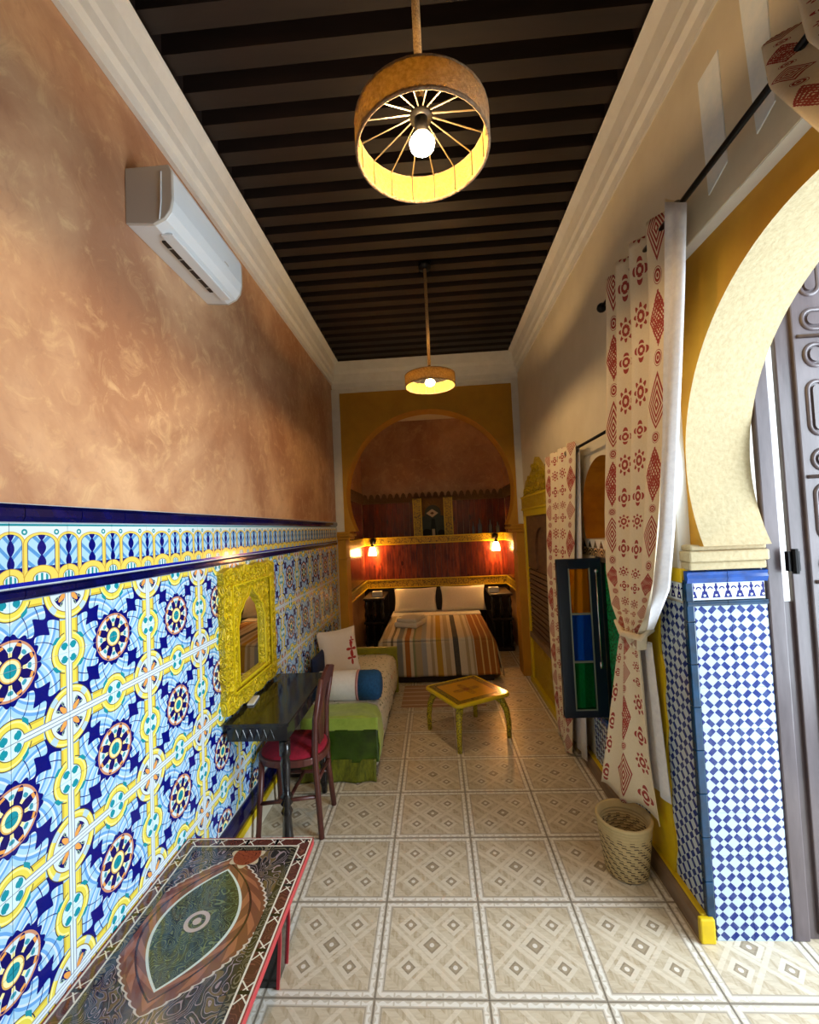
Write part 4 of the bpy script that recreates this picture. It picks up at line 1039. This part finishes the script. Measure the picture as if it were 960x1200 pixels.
rows2 = [(2.25, .96, 3.62, .95, 2.93, .03), (1.8, .96, 3.66, .95, 3.03, .03), (1.3, .955, 3.72, .94, 3.12, .03), (.8, .95, 3.72, .93, 3.20, .03), (.4, .945, 3.70, .925, 3.27, .028), (.02, .945, 3.64, .92, 3.34, .026)]
cloth(rows2, 3.5, 0.72, nu=84, nv=30).build('printed_cloth', 'curtain_print', c2, smooth=True, solid=0.003)
rows2b = [(2.24, 1.0, 3.45, .985, 2.95, .012), (1.2, .995, 3.5, .98, 3.06, .012), (.06, .99, 3.5, .975, 3.16, .012)]
cloth(rows2b, 2.5, 0.6, nu=30, nv=12).build('lining', 'lining', c2, smooth=True, solid=0.003)
for k in range(4): MB().lathe([(0.012, -0.003), (0.021, -0.004), (0.021, 0.004), (0.012, 0.003)], (0.965, 2.97+k*0.18, RZ2), 14, cap=False, ax='y').build('grommet', 'steel_wire', c2, smooth=True)

# woven basket
bx_, by_ = 0.865, 2.275
bk = MB(); bp = [(0.001, 0.002), (0.088, 0.002)]; nc = 15; hc = 0.245/nc
for k in range(nc):                     # one ring for each coil, outside
    for f, d in ((0.05, 0.0), (0.3, 0.0045), (0.7, 0.0045), (0.95, 0.0)):
        z = 0.004+(k+f)*hc; bp.append((0.093+0.031*(z/0.245)+d, z))
bp += [(0.131, 0.252), (0.133, 0.262), (0.126, 0.269), (0.117, 0.263)]
for k in reversed(range(nc)):           # and inside
    for f, d in ((0.95, 0.0), (0.7, 0.0045), (0.3, 0.0045), (0.05, 0.0)):
        z = 0.012+(k+f)*hc*0.95; bp.append((0.085+0.029*(z/0.245)-d, z))
bp += [(0.001, 0.012)]
bk.lathe(bp, (0, 0, 0), 40, cap=False)
bo = bk.build('basket', 'straw', loc=(bx_, by_, 0), smooth=True, local=True); tag(bo, 'round woven straw basket on the floor under the knotted curtain', 'basket')

# yellow coffee table -------------------------------------------------
ctx, cty = 0.205, 3.745
ct = thing('coffee_table', 'small yellow painted square table with curved carved legs', 'table', (ctx, cty, 0), math.radians(29.5))
def rr(h, r, n=6):
    pts = []
    for cx, cy, s0 in ((h-r, h-r, 0), (-h+r, h-r, 1), (-h+r, -h+r, 2), (h-r, -h+r, 3)):
        for k in range(n+1): a = PI/2*(s0+k/n); pts.append((cx+r*math.cos(a), cy+r*math.sin(a)))
    return pts
MB().prism(rr(0.262, 0.05), XY, 0.335, 0.362).build('tabletop', 'painted_yellow_top', ct, bevel=0.006, local=True)
MB().prism(rr(0.264, 0.05), XY, 0.337, 0.355).build('tabletop_edge', 'gold_plain', ct, bevel=0.006, local=True)
MB().prism(rr(0.18, 0.04), XY, 0.30, 0.337).build('apron', 'carved_leg', ct, local=True)
for sx in (-1, 1):
    for sy in (-1, 1):
        pt = [(sx*a, sy*a, z) for a, z in ((0.165, 0.33), (0.205, 0.29), (0.228, 0.22), (0.238, 0.12), (0.236, 0.0))]
        MB().tube(pt, [0.030, 0.028, 0.024, 0.021, 0.019], 8).build('leg', 'carved_leg', ct, smooth=True, local=True)

# striped rug
rg = MB().box(-0.40, 0.42, 4.29, 4.86, 0, 0.008)
tag(rg.build('rug', 'rug_stripe', loc=(0, 4.55, 0.0)), 'small pale striped rug between the yellow table and the bed', 'rug')

# daybed with its covers -----------------------------------------------
sx0, sx1, sy0, sy1 = -1.105, -0.475, 3.10, 4.72
db = thing('daybed', 'low upholstered daybed with olive end board along the tiled wall', 'daybed', ((sx0+sx1)/2, (sy0+sy1)/2, 0))
MB().box(sx0, sx1-0.02, sy0+0.02, sy1, 0.0, 0.20).build('base', 'dark_wood', db, bevel=0.01)
mt = MB()
def mtf(u, v):
    # cover: top and rounded right side down to the base
    a = u*1.0; L = [(sx0, 0.395), (sx1-0.10, 0.405), (sx1-0.03, 0.385), (sx1, 0.34), (sx1+0.012, 0.2), (sx1-0.005, 0.09)]
    k = a*(len(L)-1); i = min(int(k), len(L)-2); f = k-i
    x = L[i][0]+(L[i+1][0]-L[i][0])*f; z = L[i][1]+(L[i+1][1]-L[i][1])*f
    return (x+(0.008*math.sin(v*22) if u > 0.75 else 0), sy0+0.01+(sy1-sy0-0.04)*v, z+0.006*math.sin(v*9+u*4))
MB().grid(20, 30, mtf).build('floral_cover', 'floral_cover', db, smooth=True, solid=0.012)
MB().box(sx0+0.005, sx1-0.02, sy0+0.02, sy1-0.03, 0.20, 0.388).build('mattress', 'floral_cover', db, bevel=0.02)
MB().box(sx0, sx1+0.02, sy1-0.03, sy1+0.02, 0, 0.475).build('end_board', 'olive_board', db, bevel=0.008)
gt = thing('throw', 'green throw with dark satin drop and fringe over the daybed end', 'throw', ((sx0+sx1)/2, sy0, 0))
def gtop(u, v):
    L = [(-1.0, 0.414), (sx1-0.10, 0.424), (sx1-0.02, 0.402), (sx1+0.012, 0.35), (sx1+0.028, 0.22), (sx1+0.016, 0.12)]
    k = u*(len(L)-1); i = min(int(k), len(L)-2); f = k-i
    return (L[i][0]+(L[i+1][0]-L[i][0])*f, sy0-0.012+0.26*v*(1-0.35*max(0, u-0.4)), L[i][1]+(L[i+1][1]-L[i][1])*f+0.003*math.sin(9*v))
MB().grid(24, 8, gtop).build('top_panel', 'green_velvet', gt, smooth=True, solid=0.006)
def drop(z0, z1, y, amp, name, mk, x1=sx1+0.02):
    MB().grid(30, 10, lambda u, v: (-1.0+(x1+1.0)*u, y-amp*v*(0.6+0.4*math.sin(u*17+v*2))-0.004, z0+(z1-z0)*v)).build(name, mk, gt, smooth=True, solid=0.008)
drop(0.425, 0.34, sy0-0.014, 0.004, 'top_hem', 'green_velvet'); drop(0.345, 0.13, sy0-0.016, 0.02, 'satin_drop', 'dark_satin'); drop(0.15, 0.006, sy0-0.03, 0.028, 'fringe', 'olive_fringe', sx1+0.0)
# bolster and cushions
bz = 0.41+0.105
bo_ = thing('bolster', 'white round bolster cushion with blue velvet end on the daybed', 'cushion', (-0.73, 3.47, 0.41))
def bolpart(x0, x1, mk, name, prof):
    MB().lathe([(r, x) for x, r in prof], (0, 3.47, bz), 24, cap=True, ax='x').build(name, mk, bo_, smooth=True)
R_ = 0.112
bolpart(0, 0, 'pillow_white', 'cover', [(-1.0, 0.02), (-0.99, 0.08), (-0.96, R_*0.97), (-0.85, R_), (-0.655, R_)])
bolpart(0, 0, 'pink_piping', 'piping', [(-0.66, R_+0.001), (-0.652, R_+0.003), (-0.64, R_+0.001)])
bolpart(0, 0, 'blue_cloth', 'velvet_end', [(-0.642, R_), (-0.52, R_*1.0), (-0.495, R_*0.96), (-0.475, R_*0.80), (-0.465, R_*0.45), (-0.462, 0.005)])
def cushion(name, mk, loc, rot, w_, h, t, label, cat, group=None, n=14, pinch=0.12):
    o = MB().pillow(w_, h, t, n, 0, pinch).build(name, mk, loc=loc, smooth=True, local=True); o.rotation_euler = rot
    return tag(o, label, cat, group)
cushion('cushion', 'cushion_print', (-0.90, 4.02, 0.412), (math.radians(-14), 0, math.radians(40)), 0.40, 0.42, 0.12, 'white cushion with red flower motif leaning on the tiled wall', 'cushion')
cushion('cushion', 'navy_cloth', (-1.062, 3.80, 0.410), (0, 0, math.radians(88)), 0.30, 0.27, 0.07, 'dark blue cushion tucked behind the white floral cushion', 'cushion')

# bed --------------------------------------------------------------------
bx0, bx1, by0, by1, BZ = -0.69, 0.62, 4.93, 6.68, 0.48
bd = thing('bed', 'double bed set in the arched alcove', 'bed', ((bx0+bx1)/2, (by0+by1)/2, 0))
MB().box(bx0+0.03, bx1-0.03, by0+0.05, by1, 0.0, 0.24).build('base', 'dark_wood', bd, bevel=0.01)
MB().box(bx0+0.01, bx1-0.01, by0+0.02, by1, 0.24, BZ-0.005).build('mattress', 'pillow_white', bd, bevel=0.04)
MB().box(bx0+0.05, bx1-0.05, by1, YP-0.023, 0.0, 0.80).build('headboard', 'dark_wood', bd, bevel=0.01)
bln = thing('blanket', 'striped blanket in ochre, grey and cream spread over the bed', 'blanket', (0, 5.5, 0.1))
WT = (bx1-bx0)
def bl_top(u, v):
    L = [(bx0-0.035, 0.15), (bx0-0.02, 0.34), (bx0+0.0, 0.44), (bx0+0.05, BZ+0.008), (bx1-0.05, BZ+0.008), (bx1+0.0, 0.44), (bx1+0.02, 0.34), (bx1+0.07, 0.09)]
    S = [0, .08, .13, .17, .87, .91, .95, 1.0]
    i = 0
    while i < 6 and u > S[i+1]: i += 1
    f = (u-S[i])/(S[i+1]-S[i]); x = L[i][0]+(L[i+1][0]-L[i][0])*f; z = L[i][1]+(L[i+1][1]-L[i][1])*f
    y = by0+0.0+(6.30-by0)*v
    if u > .9: x += 0.012*math.sin(v*20)*(u-.9)*10
    if v < 0.03 : z -= 0.02
    if z < 0.3 and u < 0.5: pass
    return (x, y, z+0.004*math.sin(14*v+5*u))
def xuv(u): 
    return u
MB().grid(60, 30, bl_top).build('top_cloth', 'striped_blanket', bln, smooth=True, solid=0.01)
def bl_front(u, v):
    uu = 0.13+0.78*u
    p = bl_top(uu, 0.0); x = p[0]; z = BZ-0.012-(BZ-0.012-0.09)*v
    zc = min(z, p[2])
    return (x+(0.03*v*u), by0-0.012-0.015*v-0.010*math.sin(u*26)*v, zc)
MB().grid(48, 14, bl_front, 0, lambda u, v: (0.13+0.78*u, v)).build('front_drop', 'striped_blanket', bln, smooth=True, solid=0.01)
sh_ = MB().box(bx0+0.02, bx1-0.02, 6.22, 6.62, BZ-0.004, BZ+0.022).build('folded_sheet', 'pillow_white', bln, bevel=0.01)
cushion('pillow', 'pillow_white', (-0.325, 6.47, BZ+0.015), (math.radians(-22), 0, 0), 0.64, 0.37, 0.16, 'white bed pillow on the side of the folded towels', 'pillow', 'bed pillows')
cushion('pillow', 'pillow_white', (0.375, 6.47, BZ+0.015), (math.radians(-22), 0, 0), 0.66, 0.38, 0.16, 'white bed pillow above the ochre striped side of the blanket', 'pillow', 'bed pillows')
tw = onZ(481, 733, BZ+0.02)
for k, (a, h) in enumerate(((0.31, 0.07), (0.27, 0.05))):
    o = MB().box(-a/2, a/2, -0.16, 0.16, 0, h).build('folded_towel', 'towel_white', loc=(tw.x+0.01*k, tw.y+0.02, BZ+0.016+k*0.068), local=True, bevel=0.02)
    o.rotation_euler = (0, 0, -0.35); tag(o, 'folded white towel on the blanket, %s of the pair' % ('bottom' if k == 0 else 'top'), 'towel', 'folded towels on the bed')

# bedside shelves
def nightstand(x0, x1, label):
    y0, y1 = 6.08, YP-0.025
    n_ = thing('nightstand', label, 'nightstand', ((x0+x1)/2, (y0+y1)/2, 0), 0, 'dark bedside stands')
    MB().box(x0, x1, y0, y1, 0.755, 0.785).build('top', 'dark_wood', n_, bevel=0.005)
    MB().box(x0, x1, y0, y1, 0.425, 0.455).build('shelf', 'dark_wood', n_, bevel=0.005)
    MB().box(x0, x1, y0+0.02, y1, 0.0, 0.05).build('plinth', 'dark_wood', n_, bevel=0.005)
    MB().box(x0, x1, y1-0.02, y1, 0.05, 0.755).build('back_panel', 'dark_wood', n_)
    for z0, z1 in ((0.455, 0.755), (0.05, 0.425)):
        for x in (x0+0.035, (x0+x1)/2, x1-0.035):
            h = z1-z0; MB().lathe([(0.02, z0), (0.02, z0+h*0.12), (0.03, z0+h*0.3), (0.018, z0+h*0.5), (0.028, z0+h*0.7), (0.02, z0+h*0.88), (0.02, z1)], (x, y0+0.04, 0), 10).build('baluster', 'black_wood', n_, smooth=True)
    for z in (0.77, 0.44): MB().box(x0+0.01, x1+0.0, y0-0.008, y0, z-0.012, z+0.012).build('shelf_nosing', 'dark_wood', n_)
    return n_
nightstand(0.72, 1.02, 'dark bedside stand with turned balusters by the ochre striped side')
nightstand(-1.03, -0.74, 'dark bedside stand with turned balusters beyond the daybed')
for x, lb in ((0.79, 'small white box on the bedside stand by the ochre stripes'), (-0.85, 'small white box on the bedside stand beyond the daybed')):
    b_ = thing('tissue_box', lb, 'box', (x, 6.25, 0.785), 0, 'white boxes on the bedside stands')
    MB().box(x-0.07, x+0.07, 6.2, 6.3, 0.785, 0.855).build('carton', 'plastic_white', b_, bevel=0.005)
    MB().box(x-0.035, x+0.035, 6.235, 6.265, 0.853, 0.858).build('opening', 'plastic_grey', b_)

# wall sconces on the shelf edge
for x, lb in ((-0.945, 'lit wall sconce on the gold shelf edge, above the daybed side'), (0.905, 'lit wall sconce on the gold shelf edge, above the ochre stripes')):
    s_ = thing('wall_sconce', lb, 'sconce', (x, YP-0.03, 1.5), 0, 'glass sconces in the alcove')
    MB().lathe([(0.045, -0.012), (0.05, 0.0), (0.03, 0.012)], (x, YP-0.035, 1.555), 14, ax='y').build('wall_plate', 'black_metal', s_, smooth=True)
    MB().tube([(x, YP-0.03, 1.555), (x, YP-0.09, 1.56), (x, YP-0.115, 1.53), (x, YP-0.115, 1.485)], 0.010, 8).lathe([(0.026, 1.47), (0.03, 1.49), (0.018, 1.505)], (x, YP-0.115, 0), 12).build('arm', 'black_metal', s_, smooth=True)
    MB().lathe([(0.030, 1.47), (0.042, 1.445), (0.052, 1.40), (0.060, 1.345)], (x, YP-0.115, 0), 18, cap=False).build('glass_shade', 'sconce_glass', s_, smooth=True, solid=0.003)
    MB().ball((x, YP-0.115, 1.41), (0.022, 0.022, 0.032)).build('bulb', 'sconce_bulb', s_, smooth=True)

# framed picture and bottles on the shelf
pc = thing('framed_picture', 'gold framed arched picture standing on the alcove shelf', 'picture', (0.0, YB-0.05, 1.603))
px0, px1 = -0.315, 0.295; pxc = (px0+px1)/2
for a, b in ((px0, px0+0.135), (px1-0.135, px1)):
    MB().box(a, b, YB-0.065, YB-0.035, 1.604, 2.185).build('side_panel', 'carved_strip', pc, bevel=0.004)
    MB().box(a, a+0.012, YB-0.072, YB-0.06, 1.604, 2.185).box(b-0.012, b, YB-0.072, YB-0.06, 1.604, 2.185).build('side_moulding', 'gold_plain', pc)
o_, i_ = arch_pts(pxc, 1.95, 0.125, (px0+0.13, px1-0.13, 1.90, 2.185), -0.3, PI+0.3, 24)
MB().ring(o_, i_, XZ, YB-0.058, YB-0.04, closed=False).build('spandrel', 'carved_brown', pc)
MB().box(px0+0.13, px1-0.13, YB-0.045, YB-0.036, 1.604, 2.185, 0, lambda p: (p.x-pxc, p.z-1.604)).build('panel', 'picture_panel', pc)
for k, (x, h, r) in enumerate(((0.60, 0.17, 0.020), (0.70, 0.22, 0.032), (0.86, 0.20, 0.026), (0.97, 0.16, 0.03))):
    lb = ['slim short glass bottle on the alcove shelf, next to the picture', 'stout tall glass bottle on the alcove shelf', 'slim tall glass bottle on the alcove shelf', 'squat glass bottle at the end of the alcove shelf'][k]
    b_ = thing('bottle', lb, 'bottle', (x, YB-0.07, 1.603), 0, 'bottles on the alcove shelf')
    MB().lathe([(r*0.9, 1.603), (r, 1.61), (r, 1.603+h*0.6), (r*0.4, 1.603+h*0.75), (r*0.35, 1.603+h)], (x, YB-0.07, 0), 14).build('body', 'bottle_glass', b_, smooth=True)
    MB().lathe([(r*0.42, 1.603+h), (r*0.42, 1.603+h+0.018)], (x, YB-0.07, 0), 10).build('stopper', 'dark_wood', b_, smooth=True)
